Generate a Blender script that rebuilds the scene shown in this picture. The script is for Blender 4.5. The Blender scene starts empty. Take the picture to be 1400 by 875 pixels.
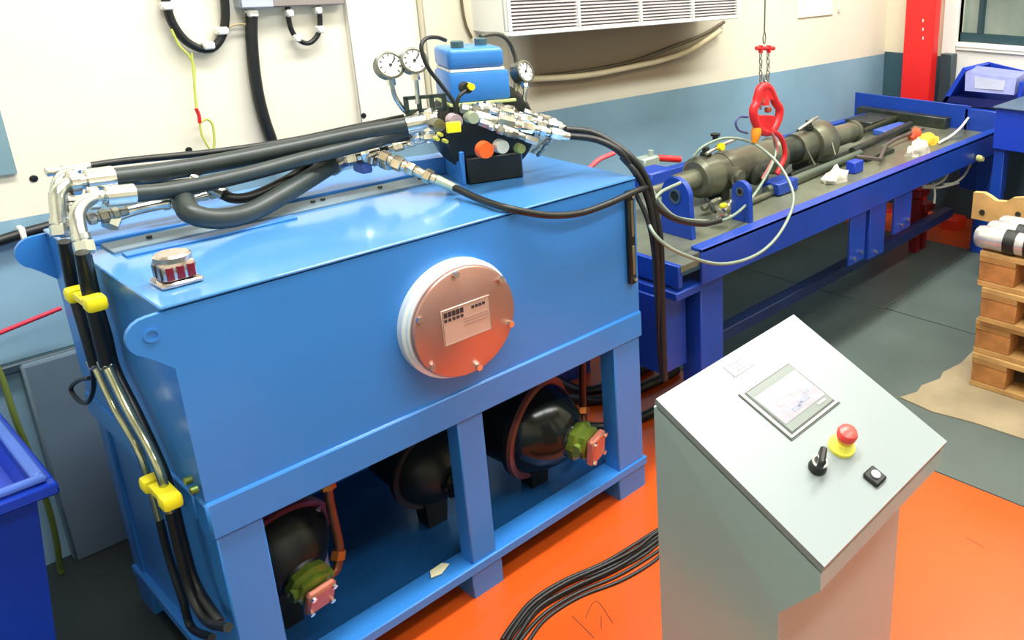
import bpy, bmesh, math, random
from mathutils import Vector, Matrix
random.seed(7)
SC = bpy.context.scene
COL = SC.collection

# ------------------------------------------------------------------ camera
CAM = Vector((-0.44729, -1.69821, 1.67))
YAW, PIT, ROLL = (math.radians(a) for a in (52.8245, 17.4408, 0.6160))
F, CX, CY = 1128.9, 1033.7, 294.7            # pixels, on a 1400 x 875 frame (a cropped photograph)
fw = Vector((math.sin(YAW)*math.cos(PIT), math.cos(YAW)*math.cos(PIT), -math.sin(PIT)))
r0 = Vector((math.cos(YAW), -math.sin(YAW), 0)); u0 = r0.cross(fw)
rt = math.cos(ROLL)*r0 + math.sin(ROLL)*u0
up = -math.sin(ROLL)*r0 + math.cos(ROLL)*u0
cam = bpy.data.cameras.new('camera'); co = bpy.data.objects.new('camera', cam); COL.objects.link(co)
m = Matrix((rt, up, -fw)).transposed().to_4x4(); m.translation = CAM; co.matrix_world = m
cam.sensor_width = 36; cam.lens = F/1400*36
cam.shift_x = -(CX-700)/1400; cam.shift_y = (CY-437.5)/1400
cam.clip_start = .02; cam.clip_end = 60
SC.camera = co

# ------------------------------------------------------------------ world, lights, exposure
SC.view_settings.view_transform = 'Standard'; SC.view_settings.look = 'None'
SC.view_settings.gamma = 1; SC.view_settings.use_curve_mapping = False
SC.view_settings.exposure = 0.18
w = bpy.data.worlds.new('world'); SC.world = w; w.use_nodes = True
w.node_tree.nodes['Background'].inputs[0].default_value = (.86, .93, 1, 1)
w.node_tree.nodes['Background'].inputs[1].default_value = .05
def area(loc, sx, sy, power, target=None, col=(1, .985, .95)):
    l = bpy.data.lights.new('ceiling_lamp', 'AREA'); l.shape = 'RECTANGLE'; l.size = sx; l.size_y = sy
    l.energy = power; l.color = col
    o = bpy.data.objects.new('ceiling_lamp', l); COL.objects.link(o); o.location = loc
    if target: o.rotation_euler = (Vector(target)-Vector(loc)).to_track_quat('-Z', 'Y').to_euler()
    return o
for lx, ly, lp in ((.4, -.5, 125), (2.6, -.5, 110), (4.8, -.5, 70), (.4, -2.6, 60), (2.6, -2.6, 60), (4.8, -2.6, 40)):
    area((lx, ly, 4.3), 2.0, .5, lp)

# ------------------------------------------------------------------ helpers
def PX(u, w_, ax, val):                       # the point where the sight line of a photo pixel meets a plane at a real depth
    d = rt*((u-CX)/F) - up*((w_-CY)/F) + fw
    return CAM + d*((val-CAM[ax])/d[ax])
def PP(u, w_, P0, n):
    d = rt*((u-CX)/F) - up*((w_-CY)/F) + fw
    return CAM + d*((Vector(P0)-CAM).dot(n)/d.dot(n))
def path(ax, val, pts): return [PX(a, b, ax, val) for a, b in pts]
def mix3(ax, pts): return [PX(a, b, ax, v) for a, b, v in pts]

def lin(c):
    return tuple(((x/255)/12.92 if x/255 <= .04045 else ((x/255+.055)/1.055)**2.4) for x in c)
MATS = {}
def mat(name, rgb, rough=.5, metal=0., var=.08, scale=6., bump=0., bscale=60., coat=0., emit=0., alpha=1., rvar=0.):
    if name in MATS: return MATS[name]
    m = bpy.data.materials.new(name); m.use_nodes = True; nt = m.node_tree; b = nt.nodes['Principled BSDF']
    c = lin(rgb)
    tc = nt.nodes.new('ShaderNodeTexCoord'); no = nt.nodes.new('ShaderNodeTexNoise')
    no.inputs['Scale'].default_value = scale; no.inputs['Detail'].default_value = 5
    nt.links.new(tc.outputs['Object'], no.inputs['Vector'])
    cr = nt.nodes.new('ShaderNodeValToRGB'); nt.links.new(no.outputs['Fac'], cr.inputs['Fac'])
    cr.color_ramp.elements[0].position = .3; cr.color_ramp.elements[1].position = .7
    cr.color_ramp.elements[0].color = (*[max(0, x*(1-var)) for x in c], 1)
    cr.color_ramp.elements[1].color = (*[min(1, x*(1+var)) for x in c], 1)
    nt.links.new(cr.outputs['Color'], b.inputs['Base Color'])
    b.inputs['Roughness'].default_value = rough; b.inputs['Metallic'].default_value = metal
    b.inputs['Coat Weight'].default_value = coat; b.inputs['Coat Roughness'].default_value = .12
    if rvar:
        mr = nt.nodes.new('ShaderNodeMapRange'); nt.links.new(no.outputs['Fac'], mr.inputs['Value'])
        mr.inputs['To Min'].default_value = max(0, rough-rvar); mr.inputs['To Max'].default_value = rough+rvar
        nt.links.new(mr.outputs['Result'], b.inputs['Roughness'])
    if bump:
        n2 = nt.nodes.new('ShaderNodeTexNoise'); n2.inputs['Scale'].default_value = bscale
        nt.links.new(tc.outputs['Object'], n2.inputs['Vector'])
        bp = nt.nodes.new('ShaderNodeBump'); bp.inputs['Strength'].default_value = bump; bp.inputs['Distance'].default_value = .004
        nt.links.new(n2.outputs['Fac'], bp.inputs['Height']); nt.links.new(bp.outputs['Normal'], b.inputs['Normal'])
    if emit:
        b.inputs['Emission Color'].default_value = (*c, 1); b.inputs['Emission Strength'].default_value = emit
    if alpha < 1: b.inputs['Alpha'].default_value = alpha
    MATS[name] = m
    return m

class MB:
    def __init__(s): s.bm = bmesh.new()
    def _f(s, vs):
        try: return s.bm.faces.new(vs)
        except ValueError: return None
    def box(s, lo, hi, bev=.0, R=None, seg=1):          # R: matrix about the centre
        lo, hi = Vector(lo), Vector(hi); c = (lo+hi)/2; d = hi-lo
        M = Matrix.Translation(c) @ (R.to_4x4() if R else Matrix.Identity(4)) @ Matrix.Diagonal((*[max(abs(x), 1e-5) for x in d], 1))
        g = bmesh.ops.create_cube(s.bm, size=1, matrix=M)
        if bev:
            es = {e for v in g['verts'] for e in v.link_edges}
            bmesh.ops.bevel(s.bm, geom=list(es), offset=min(bev, .45*min(abs(x) for x in d)), segments=seg, profile=.5, affect='EDGES')
        return s
    def cbox(s, c, d, bev=0., R=None, seg=1):
        c, d = Vector(c), Vector(d); return s.box(c-d/2, c+d/2, bev, R, seg)
    def _frame(s, a):
        a = a.normalized(); t = Vector((0, 0, 1)) if abs(a.z) < .9 else Vector((1, 0, 0))
        x = a.cross(t).normalized(); return x, a.cross(x)
    def lathe(s, p, a, prof, n=24, ang=0.):             # prof: (distance along axis, radius)
        p, a = Vector(p), Vector(a).normalized(); x, y = s._frame(a); rings = []
        for t, r in prof:
            rings.append([s.bm.verts.new(p+a*t+(x*math.cos(ang+2*math.pi*k/n)+y*math.sin(ang+2*math.pi*k/n))*max(r, 1e-5)) for k in range(n)])
        for i in range(len(rings)-1):
            for k in range(n): s._f([rings[i][k], rings[i][(k+1) % n], rings[i+1][(k+1) % n], rings[i+1][k]])
        s._f(rings[0][::-1]); s._f(rings[-1]); return s
    def cyl(s, p0, p1, r, r1=None, n=20, ang=0.):
        p0, p1 = Vector(p0), Vector(p1); L = (p1-p0).length
        return s.lathe(p0, p1-p0, [(0, r), (L, r if r1 is None else r1)], n, ang)
    def ring(s, p, a, ro, ri, t, n=40):
        p, a = Vector(p), Vector(a).normalized(); x, y = s._frame(a); R = []
        for tt, r in ((0, ri), (0, ro), (t, ro), (t, ri)):
            R.append([s.bm.verts.new(p+a*tt+(x*math.cos(2*math.pi*k/n)+y*math.sin(2*math.pi*k/n))*r) for k in range(n)])
        for i in range(4):
            for k in range(n): s._f([R[i][k], R[i][(k+1) % n], R[(i+1) % 4][(k+1) % n], R[(i+1) % 4][k]])
        return s
    def tube(s, pts, r, n=10, closed=False, sub=6, smooth=True):
        P = [Vector(p) for p in pts]
        if smooth and len(P) > 2:
            Q = []; N = len(P); rng = N if closed else N-1
            for i in range(rng):
                a = P[(i-1) % N] if closed or i > 0 else P[0]*2-P[1]
                b = P[i]; c = P[(i+1) % N]; d = P[(i+2) % N] if closed or i+2 < N else P[-1]*2-P[-2]
                for k in range(sub):
                    t = k/sub; Q.append(.5*((2*b)+(c-a)*t+(2*a-5*b+4*c-d)*t*t+(3*b-a-3*c+d)*t**3))
            if not closed: Q.append(P[-1])
            P = Q
        N = len(P); rings = []; x = None
        for i in range(N):
            t = (P[(i+1) % N]-P[i-1]) if (closed or 0 < i < N-1) else (P[1]-P[0] if i == 0 else P[-1]-P[-2])
            t.normalize()
            if x is None: x, _ = s._frame(t)
            x = (x-t*x.dot(t)).normalized(); y = t.cross(x)
            rr = r(i/(N-1)) if callable(r) else r
            rings.append([s.bm.verts.new(P[i]+(x*math.cos(2*math.pi*k/n)+y*math.sin(2*math.pi*k/n))*rr) for k in range(n)])
        for i in range(N if closed else N-1):
            for k in range(n): s._f([rings[i][k], rings[i][(k+1) % n], rings[(i+1) % N][(k+1) % n], rings[(i+1) % N][k]])
        if not closed: s._f(rings[0][::-1]); s._f(rings[-1])
        return s
    def prism(s, poly, vec):
        vec = Vector(vec); A = [s.bm.verts.new(Vector(p)) for p in poly]; B = [s.bm.verts.new(Vector(p)+vec) for p in poly]; n = len(A)
        s._f(A[::-1]); s._f(B)
        for k in range(n): s._f([A[k], A[(k+1) % n], B[(k+1) % n], B[k]])
        return s
    def sph(s, c, r, sc=(1, 1, 1), n=14, R=None):
        M = Matrix.Translation(Vector(c)) @ (R.to_4x4() if R else Matrix.Identity(4)) @ Matrix.Diagonal((*[r*k for k in sc], 1))
        bmesh.ops.create_uvsphere(s.bm, u_segments=n, v_segments=max(6, n//2+2), radius=1, matrix=M); return s
    def build(s, name, m, parent=None, ang=38):
        bmesh.ops.recalc_face_normals(s.bm, faces=s.bm.faces[:])
        if parent is None:
            xs = [v.co for v in s.bm.verts]
            o0 = Vector(((min(v.x for v in xs)+max(v.x for v in xs))/2, (min(v.y for v in xs)+max(v.y for v in xs))/2, min(v.z for v in xs)))
        else: o0 = Vector(parent['_o'])
        for v in s.bm.verts: v.co -= o0
        me = bpy.data.meshes.new(name); s.bm.to_mesh(me); s.bm.free()
        for p in me.polygons: p.use_smooth = True
        me.set_sharp_from_angle(angle=math.radians(ang)); me.materials.append(m)
        o = bpy.data.objects.new(name, me); COL.objects.link(o); o['_o'] = tuple(o0)
        if parent is None: o.location = o0
        else: o.parent = parent
        return o

def tag(o, label=None, cat=None, group=None, kind=None):
    if label: o['label'] = label
    if cat: o['category'] = cat
    if group: o['group'] = group
    if kind: o['kind'] = kind
    return o
def thing(name, loc, label, cat, group=None):
    o = bpy.data.objects.new(name, None); COL.objects.link(o); o.location = loc; o['_o'] = tuple(loc); o.empty_display_size = .05
    return tag(o, label, cat, group)
def struct(name, mb, m): return tag(mb.build(name, m), kind='structure')
def copy_tree(o, parent=None):
    c = o.copy(); COL.objects.link(c)
    if parent: c.parent = parent
    for ch in [k for k in o.children]: copy_tree(ch, c)
    return c
RZ = lambda a: Matrix.Rotation(math.radians(a), 3, 'Z')
RX = lambda a: Matrix.Rotation(math.radians(a), 3, 'X')
RY = lambda a: Matrix.Rotation(math.radians(a), 3, 'Y')

# ------------------------------------------------------------------ materials
blue = mat('machine_blue_paint', (50, 127, 208), .38, 0, .05, 3, .05, 90, coat=.25)
dblue = mat('deep_blue_paint', (14, 62, 165), .42, 0, .10, 5, .05, 90, coat=.2)
navy = mat('navy_plastic', (22, 62, 190), .4, 0, .06, 4)
black = mat('black_rubber', (22, 26, 26), .42, 0, .2, 20)
hosem = mat('grey_black_hose', (44, 54, 54), .38, 0, .15, 30)
iron = mat('black_cast_iron', (24, 30, 30), .4, .3, .2, 15, .15, 80)
chrome = mat('zinc_plated_steel', (222, 222, 214), .22, 1, .12, 25, rvar=.08)
steel = mat('brushed_steel', (160, 160, 150), .35, 1, .15, 18)
oily = mat('oily_grey_steel', (112, 114, 98), .34, .55, .3, 9, .1, 60)
darksteel = mat('dark_oily_steel', (62, 68, 60), .4, .5, .35, 12, .1, 60)
copper = mat('copper_tube', (122, 76, 58), .35, .8, .25, 14)
yellow = mat('yellow_plastic', (246, 232, 30), .4, 0, .05, 10)
red = mat('red_paint', (214, 36, 40), .4, 0, .1, 10)
orange = mat('orange_plastic', (235, 95, 30), .4, 0, .05, 10)
white = mat('white_plastic', (240, 240, 232), .45, 0, .03, 8)
cream = mat('cream_paint', (236, 230, 208), .5, 0, .04, 4)
green = mat('oily_green_casting', (92, 112, 36), .32, .3, .3, 14, .15, 50)
glassd = mat('dark_glass', (30, 44, 44), .08, 0, .1, 3)
gal = mat('gasket_grey', (120, 142, 156), .45, .2, .08, 10)

# wall: cream above a grey-blue dado, with painted shade and grime
def wall_mat(name, upper, lower, zsplit, shade_and_grime=True):
    m = bpy.data.materials.new(name); m.use_nodes = True; nt = m.node_tree; b = nt.nodes['Principled BSDF']; L = nt.links.new
    ge = nt.nodes.new('ShaderNodeNewGeometry'); sx = nt.nodes.new('ShaderNodeSeparateXYZ'); L(ge.outputs['Position'], sx.inputs[0])
    no = nt.nodes.new('ShaderNodeTexNoise'); no.inputs['Scale'].default_value = 1.6; no.inputs['Detail'].default_value = 6; L(ge.outputs['Position'], no.inputs['Vector'])
    def ramp(c, v):
        r = nt.nodes.new('ShaderNodeValToRGB'); L(no.outputs['Fac'], r.inputs['Fac']); c = lin(c)
        r.color_ramp.elements[0].position = .35; r.color_ramp.elements[1].position = .65
        r.color_ramp.elements[0].color = (*[x*(1-v) for x in c], 1); r.color_ramp.elements[1].color = (*[min(1, x*(1+v)) for x in c], 1); return r
    a = ramp(upper, .03); d = ramp(lower, .12)
    gt = nt.nodes.new('ShaderNodeMath'); gt.operation = 'GREATER_THAN'; L(sx.outputs['Z'], gt.inputs[0]); gt.inputs[1].default_value = zsplit
    if shade_and_grime:     # the painted line is lower on the left section of the wall
        st = nt.nodes.new('ShaderNodeMapRange'); L(sx.outputs['X'], st.inputs[0]); st.inputs[1].default_value = .40; st.inputs[2].default_value = .42; st.inputs[3].default_value = zsplit-.045; st.inputs[4].default_value = zsplit; L(st.outputs[0], gt.inputs[1])
    mx = nt.nodes.new('ShaderNodeMix'); mx.data_type = 'RGBA'; L(gt.outputs[0], mx.inputs[0]); L(d.outputs[0], mx.inputs[6]); L(a.outputs[0], mx.inputs[7])
    last = mx.outputs[2]
    if shade_and_grime:      # air conditioner's shadow painted brown on the wall below, with some dirt
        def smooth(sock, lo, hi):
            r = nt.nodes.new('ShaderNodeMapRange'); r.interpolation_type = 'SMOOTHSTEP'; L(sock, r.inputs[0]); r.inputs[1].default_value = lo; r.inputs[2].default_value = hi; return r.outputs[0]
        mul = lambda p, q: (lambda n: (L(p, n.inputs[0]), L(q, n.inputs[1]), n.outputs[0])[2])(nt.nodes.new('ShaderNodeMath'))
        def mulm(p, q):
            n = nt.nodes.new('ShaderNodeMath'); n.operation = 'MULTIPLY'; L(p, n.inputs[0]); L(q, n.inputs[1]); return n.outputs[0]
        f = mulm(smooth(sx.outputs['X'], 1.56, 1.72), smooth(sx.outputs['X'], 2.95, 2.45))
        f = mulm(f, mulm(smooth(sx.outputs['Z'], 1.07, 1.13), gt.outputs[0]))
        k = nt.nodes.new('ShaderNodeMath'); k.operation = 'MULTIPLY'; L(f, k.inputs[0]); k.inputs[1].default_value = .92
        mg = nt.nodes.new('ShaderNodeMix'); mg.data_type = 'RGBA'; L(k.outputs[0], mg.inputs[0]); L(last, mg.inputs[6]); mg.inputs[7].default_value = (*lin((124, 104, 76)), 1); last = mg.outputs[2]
    L(last, b.inputs['Base Color']); b.inputs['Roughness'].default_value = .5
    n2 = nt.nodes.new('ShaderNodeTexNoise'); n2.inputs['Scale'].default_value = 14; L(ge.outputs['Position'], n2.inputs['Vector'])
    bp = nt.nodes.new('ShaderNodeBump'); bp.inputs['Strength'].default_value = .15; bp.inputs['Distance'].default_value = .01; L(n2.outputs['Fac'], bp.inputs['Height']); L(bp.outputs[0], b.inputs['Normal'])
    return m
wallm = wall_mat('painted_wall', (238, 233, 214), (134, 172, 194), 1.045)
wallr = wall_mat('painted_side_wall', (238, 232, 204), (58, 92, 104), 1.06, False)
orange_floor = mat('orange_floor_paint', (204, 82, 24), .3, 0, .07, 2.5, .06, 30, coat=.2)
grey_floor = mat('grey_green_floor', (84, 96, 90), .45, 0, .14, 3, .12, 40)

XR_ = 4.62
YW = 1.06           # back wall
# ------------------------------------------------------------------ structure
struct('floor', MB().box((-3, -5.2, -.08), (7, 1.4, 0)), grey_floor)
fl = bpy.data.objects['floor']
MB().box((-2.7, -.6, 0), (.097, YW, .0035), .001).build('shaded_floor_area', mat('shaded_floor_dark', (34, 42, 42), .5, 0, .2, 3), fl)  # near-black slab, the shade left of the tank put into floor colour
MB().box((.1, -1.9, 0), (1.855, YW, .0035), .001).build('painted_floor_area', orange_floor, fl)
MB().box((4.053, -1.9, 0), (XR_, YW, .0035), .001).build('painted_floor_area', orange_floor, fl)
for lo, hi in (((1.86, -4.9), (2.957, YW)), ((2.963, -4.9), (4.05, .078)), ((2.963, .084), (4.05, YW))):
    MB().box((*lo, 0), (*hi, .004), .002).build('floor_slab', grey_floor, fl)
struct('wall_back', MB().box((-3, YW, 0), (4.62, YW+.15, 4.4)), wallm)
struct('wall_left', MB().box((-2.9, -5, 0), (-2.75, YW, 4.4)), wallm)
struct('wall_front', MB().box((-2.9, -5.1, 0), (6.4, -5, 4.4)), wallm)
struct('ceiling', MB().box((-2.9, -5.1, 4.4), (6.4, YW+.15, 4.5)), mat('ceiling_white', (220, 218, 208), .7, 0, .02, 2))
for cr in (((800, 845), (815, 822), (838, 852)), ((782, 842), (812, 872)), ((715, 742), (760, 722)), ((822, 842), (822, 860)), ((1320, 735), (1345, 748))):
    MB().tube([PX(a_, b1, 2, .0034) for a_, b1 in cr], .0011, 5).build('floor_crack', mat('crack_dark', (70, 40, 30), .7), fl)
# pilaster
a, b_ = PX(583, 60, 1, YW-.05).x, PX(694, 60, 1, YW-.05).x
struct('trim_1', MB().box((a, YW-.05, 1.05), (b_, YW, 3.2), .004), mat('pilaster_cream', (234, 227, 200), .5, 0, .03, 2))
a2 = PX(480, 60, 1, YW-.02).x
struct('trim_2', MB().box((a2, YW-.02, 1.05), (a-.002, YW, 3.2), .003), mat('panel_cream', (240, 236, 220), .5, 0, .02, 2))
# plinth at the foot of the back wall, behind the machine
pc = PX(105, 770, 2, 0)
struct('baseboard_back', MB().box((pc.x, YW-.05, 0), (1.3, YW, .62), .006), mat('plinth_grey', (96, 116, 132), .5, 0, .12, 3))
struct('trim_3', MB().box((-2.9, YW-.03, .60), (1.3, YW, .625), .004), mat('ledge_dark', (44, 66, 76), .5, 0, .1, 5))
# side wall on the right, with a white framed window
XR = 4.62
wy0 = PX(1290, 60, 0, XR).y; gy0 = PX(1312, 30, 0, XR).y; gz = PX(1350, 60, 0, XR).z
struct('wall_right', MB().box((XR, -5, 0), (XR+.15, YW+.15, 1.0)).box((XR, gy0, 1.0), (XR+.15, YW+.15, 4.4)).box((XR, -5, 1.0), (XR+.15, gy0-1.3, 4.4)).box((XR, gy0-1.3, 2.4), (XR+.15, gy0, 4.4)), wallr)
WN = thing('window_1', (XR, gy0-.6, 1.0), None, None); WN['kind'] = 'structure'
f = MB().box((XR-.03, gy0, .55), (XR+.05, wy0, 2.4), .004).box((XR-.03, gy0-1.3, gz-.05), (XR+.05, gy0, gz), .004).box((XR-.012, gy0-1.3, .55), (XR+.05, gy0, gz-.05), .003)
f.build('window_frame', white, WN)
f = MB(); iy = PX(1341, 30, 0, XR+.03).y; iz = PX(1370, 48, 0, XR+.03).z
f.box((XR+.02, iy-.016, iz), (XR+.06, iy+.016, 2.4), .003).box((XR+.02, gy0-1.3, gz+.002), (XR+.06, gy0, iz), .003)
f.build('sash', mat('sash_teal', (36, 66, 74), .4), WN)
MB().box((XR+.06, gy0-1.3, gz), (XR+.066, gy0, 2.4)).build('pane', mat('window_glass', (120, 132, 122), .08, 0, .5, 2.2), WN)
# a painted ledge on the white panel
struct('trim_4', MB().box((XR-.035, gy0-1.3, gz-.03), (XR-.005, gy0+.0, gz-.015), .003), white)

# ------------------------------------------------------------------ hydraulic power unit (tank on a frame)
W, ZT, ZF, D, ZB = 1.197, 1.05, .627, .708, .11
T = thing('hydraulic_power_unit', (W/2, D/2, 0), 'big light blue steel oil tank on an open frame, in front of the wall', 'machine')
MB().box((0.0, 0.006, ZF), (W, D, ZT-.008), .003).build('tank_body', blue, T)
MB().box((-.004, -.006, ZT-.007), (W+.004, D+.004, ZT), .0025).build('tank_lid', mat('glossy_lit_lid_paint', (72, 140, 208), .3, 0, .05, 3, .03, 90, coat=.9), T)  # tank blue made paler, reflected light put into the lid colour
# front plate with lifting lug at its upper left
def lugplate(y, t, mirror=False):
    pts = [(0.0, ZF), (W, ZF), (W, ZT-.010), (.012, ZT-.010)]
    for k in range(9):
        a_ = math.radians(90+k*22.5*.86); pts.append((-.026+.038*math.cos(a_), 1.000+.038*math.sin(a_)))
    pts += [(-.03, .955), (.0, .925)]
    return MB().prism([(x, y, z) for x, z in pts], (0, t, 0))
lugplate(-.004, .012).build('front_plate', blue, T)
MB().ring((-.024, -.006, 1.002), (0, 1, 0), .014, .009, .016, 24).build('lifting_eye', blue, T)
q = lugplate(D-.002, .012).build('back_plate', blue, T)
# frame
MB().box((-.004, -.012, ZF-.085), (W+.004, .05, ZF), .005).build('frame_rail', blue, T)
MB().box((-.006, .05, ZF-.06), (.05, D+.004, ZF+.002), .003).build('frame_rail', blue, T)
MB().box((W-.05, .05, ZF-.06), (W+.004, D+.004, ZF), .003).build('frame_rail', blue, T)
MB().box((.05, D-.05, ZF-.06), (W-.05, D+.004, ZF), .003).build('frame_rail', blue, T)
for x0, x1, y0, y1 in ((.004, .092, -.006, .06), (.553, .627, -.004, .05), (1.085, 1.192, -.006, .06), (.004, .07, D-.06, D), (1.12, 1.192, D-.06, D)):
    MB().box((x0, y0, ZB), (x1, y1, ZF-.058), .003).build('leg', blue, T)
for x0, x1, y0, y1 in ((0, .1, -.004, .1), (.548, .642, -.004, .1), (1.085, 1.2, -.004, .1), (0, .1, D-.1, D), (.548, .642, D-.1, D), (1.085, 1.2, D-.1, D)):
    MB().box((x0, y0, 0), (x1, y1, .084), .003).build('foot', blue, T)
MB().box((-.004, -.012, .084), (W+.006, .07, ZB+.002), .003).build('base_rail', blue, T)
MB().box((-.004, .07, .084), (.06, D, ZB+.002), .003).build('base_rail', blue, T)
MB().box((W-.06, .07, .084), (W+.006, D, ZB+.002), .003).build('base_rail', blue, T)
MB().box((.06, D-.06, .084), (W-.06, D, ZB+.002), .003).build('base_rail', blue, T)
MB().box((.05, .06, .088), (W-.05, D-.05, .1), 0).build('drip_tray', mat('oily_shaded_tray_paint', (28, 84, 142), .3, 0, .3, 5, coat=.3), T)  # oily blue, darkened to carry the shade under the tank
MB().box((.012, .06, ZB), (.018, D-.06, ZF-.05), 0).build('side_panel', blue, T)
MB().box((.07, D-.03, ZB), (.74, D-.02, ZF-.05), 0).build('back_panel', blue, T)
# top cover strip with gasket and screws
MB().box((.04, .385, ZT), (.80, .468, ZT+.006), .001).build('gasket_strip', gal, T)
MB().box((.03, .476, ZT), (.80, .67, ZT+.012), .003).build('cover_plate', blue, T)
MB().box((.05, .34, ZT), (.40, .372, ZT+.005), .0015).build('cover_plate', blue, T)
for x in (.12, .30, .48, .505, .66, .78):
    MB().cyl((x, .43, ZT+.006), (x, .43, ZT+.012), .006, n=6).build('screw', darksteel, T)
# round inspection cover on the front
cc = PX(636, 439, 1, -.047); cx_, cz_ = cc.x, cc.z
MB().lathe((cx_, -.002, cz_), (0, -1, 0), [(0, .149), (.022, .149), (.025, .146), (.027, .143), (.036, .143), (.038, .141)], 64).build('cover_flange', mat('white_flange', (226, 238, 240), .3, .2, .03, 5), T)
cv = MB().lathe((cx_, -.04, cz_), (0, -1, 0), [(0, .137), (.006, .139), (.012, .137), (.014, .134)], 64).build('inspection_cover', mat('floor_tinted_metal', (200, 152, 140), .36, .8, .06, 3, rvar=.05), T)  # reflection of the orange floor tinted into the cover's metal colour
for k in range(6):
    an = math.radians(90+8+60*k); x, z = cx_+.129*math.cos(an), cz_+.129*math.sin(an)
    MB().cyl((x, -.053, z), (x, -.062, z), .0085, n=6).build('bolt', chrome, cv)
np_ = MB().box((cx_-.066, -.057, cz_-.042), (cx_+.066, -.0535, cz_+.05), .001, None).build('nameplate', mat('engraved_plate', (216, 190, 176), .4, .5, .05, 6), cv)
ink = mat('dark_print', (52, 40, 48), .6)
pr = MB()
def bar(mb, x0, x1, z0, z1): mb.box((cx_+x0, -.0582, cz_+z0), (cx_+x1, -.0568, cz_+z1))
# worn maker's mark block and faint rows of print
for k in range(5): bar(pr, -.060+k*.0108, -.0515+k*.0108, .030, .0425); bar(pr, -.060+k*.0108, -.053+k*.0108, .019, .026)
for k in range(4): bar(pr, .014+k*.010, .021+k*.010, .031, .038)
pr.build('lettering', ink, cv)
pr = MB()
for r_ in range(3): bar(pr, -.01, .058, .012-r_*.008, .0135-r_*.008)
for a_ in (-.064, .063): bar(pr, a_, a_+.0015, -.040, .048)
bar(pr, -.064, .064, .047, .0485); bar(pr, -.064, .064, -.040, -.0385)
pr.build('engraved_lines', mat('pale_print', (170, 136, 128), .5, .3), cv)
# level gauge
g = MB().box((1.152, -.022, .728), (1.177, -.002, 1.018), .004).build('level_gauge', mat('black_gauge_body', (16, 24, 22), .35), T)
MB().box((1.160, -.024, .88), (1.170, -.019, .99), .001).box((1.160, -.024, .76), (1.170, -.019, .85), .001).build('sight_glass', mat('gauge_glass', (120, 116, 90), .15, .3), g)
MB().cyl((1.165, -.022, .745), (1.165, -.03, .745), .006, n=6).cyl((1.165, -.022, 1.003), (1.165, -.03, 1.003), .006, n=6).build('screw', chrome, g)
# sight window box on the lid
_b = PX(243, 386, 2, ZT); bx, by = _b.x, _b.y
sw = MB().box((bx-.036, by-.034, ZT), (bx+.036, by+.034, ZT+.012), .004).box((bx-.03, by-.03, ZT+.012), (bx+.03, by+.03, ZT+.05), .008, None, 2).lathe((bx, by, ZT+.048), (0, 0, 1), [(0, .032), (.01, .032), (.014, .028)], 24).build('breather', mat('pink_chrome', (210, 198, 192), .2, .9, .1, 20), T)
for dx in (-.018, .0, .018):
    MB().box((bx+dx-.0065, by-.032, ZT+.016), (bx+dx+.0065, by-.029, ZT+.042), .001).build('slot', mat('dark_red_slot', (120, 24, 40), .2), sw)
for dy in (-.015, .012):
    MB().box((bx-.032, by+dy-.008, ZT+.016), (bx-.029, by+dy+.008, ZT+.042), .001).build('slot', mat('dark_slot', (46, 44, 50), .2), sw)
# side hose clamp brackets are separate below
# small hinge and knobs on the left side
for (u_, v_) in ((200, 655), (262, 655), (270, 668)):
    p_ = PX(u_, v_, 0, -.006) if u_ > 210 else None
    if p_: MB().cyl(p_, p_-Vector((.012, 0, 0)), .008, n=12).build('side_bolt', green, T)

# ------------------------------------------------------------------ valve block on top of the tank
UO = Vector((.93, .33, ZT)); UR = RZ(-17)
V = thing('valve_manifold', UO, 'black valve block with blue square motor and three pressure gauges on the tank lid', 'valve')
def UL(x, y, z): return UO + UR @ Vector((x, y, z))
def ubox(mb, lo, hi, bev=.002, seg=1):
    lo, hi = Vector(lo), Vector(hi); c = UL(*((lo+hi)/2)); return mb.cbox(c, hi-lo, bev, UR, seg)
m_ = MB(); ubox(m_, (-.088, -.06, 0), (-.076, .12, .095)); ubox(m_, (.076, -.06, 0), (.088, .11, .07)); ubox(m_, (-.076, .0, 0), (.076, .11, .008)); ubox(m_, (-.19, .10, 0), (-.088, .16, .05)); m_.build('saddle_bracket', blue, V)
m_ = MB(); n_ = UR @ Vector((0, -1, 0))
m_.lathe(UL(.012, .11, .142), n_, [(0, .11), (.03, .138), (.12, .138), (.135, .128), (.155, .125), (.16, .115)], 40)
ubox(m_, (-.095, -.04, .10), (.10, .10, .222), .006); ubox(m_, (-.072, -.065, .0), (.085, -.01, .075), .004)
m_.build('valve_body', iron, V)
m_ = MB(); ubox(m_, (-.095, -.055, .228), (.072, .09, .312), .010, 2); m_.build('motor_housing', blue, V)
m_ = MB(); ubox(m_, (-.092, -.052, .318), (.062, .088, .374), .014, 3); m_.build('motor_cap', blue, V)
m_ = MB(); ubox(m_, (-.088, -.05, .311), (.060, .085, .319), .001); m_.build('seal', white, V)
m_ = MB(); ubox(m_, (-.10, -.057, .220), (.085, .092, .229), .002); m_.build('base_gasket', mat('pale_green_edge', (190, 205, 130), .4), V)
for x, y in ((-.055, -.02), (.025, .03)):
    MB().lathe(UL(x, y, .373), (0, 0, 1), [(0, .017), (.018, .017), (.02, .013)], 18).build('cable_gland', mat('teal_gland', (58, 92, 98), .4), V)
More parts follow.
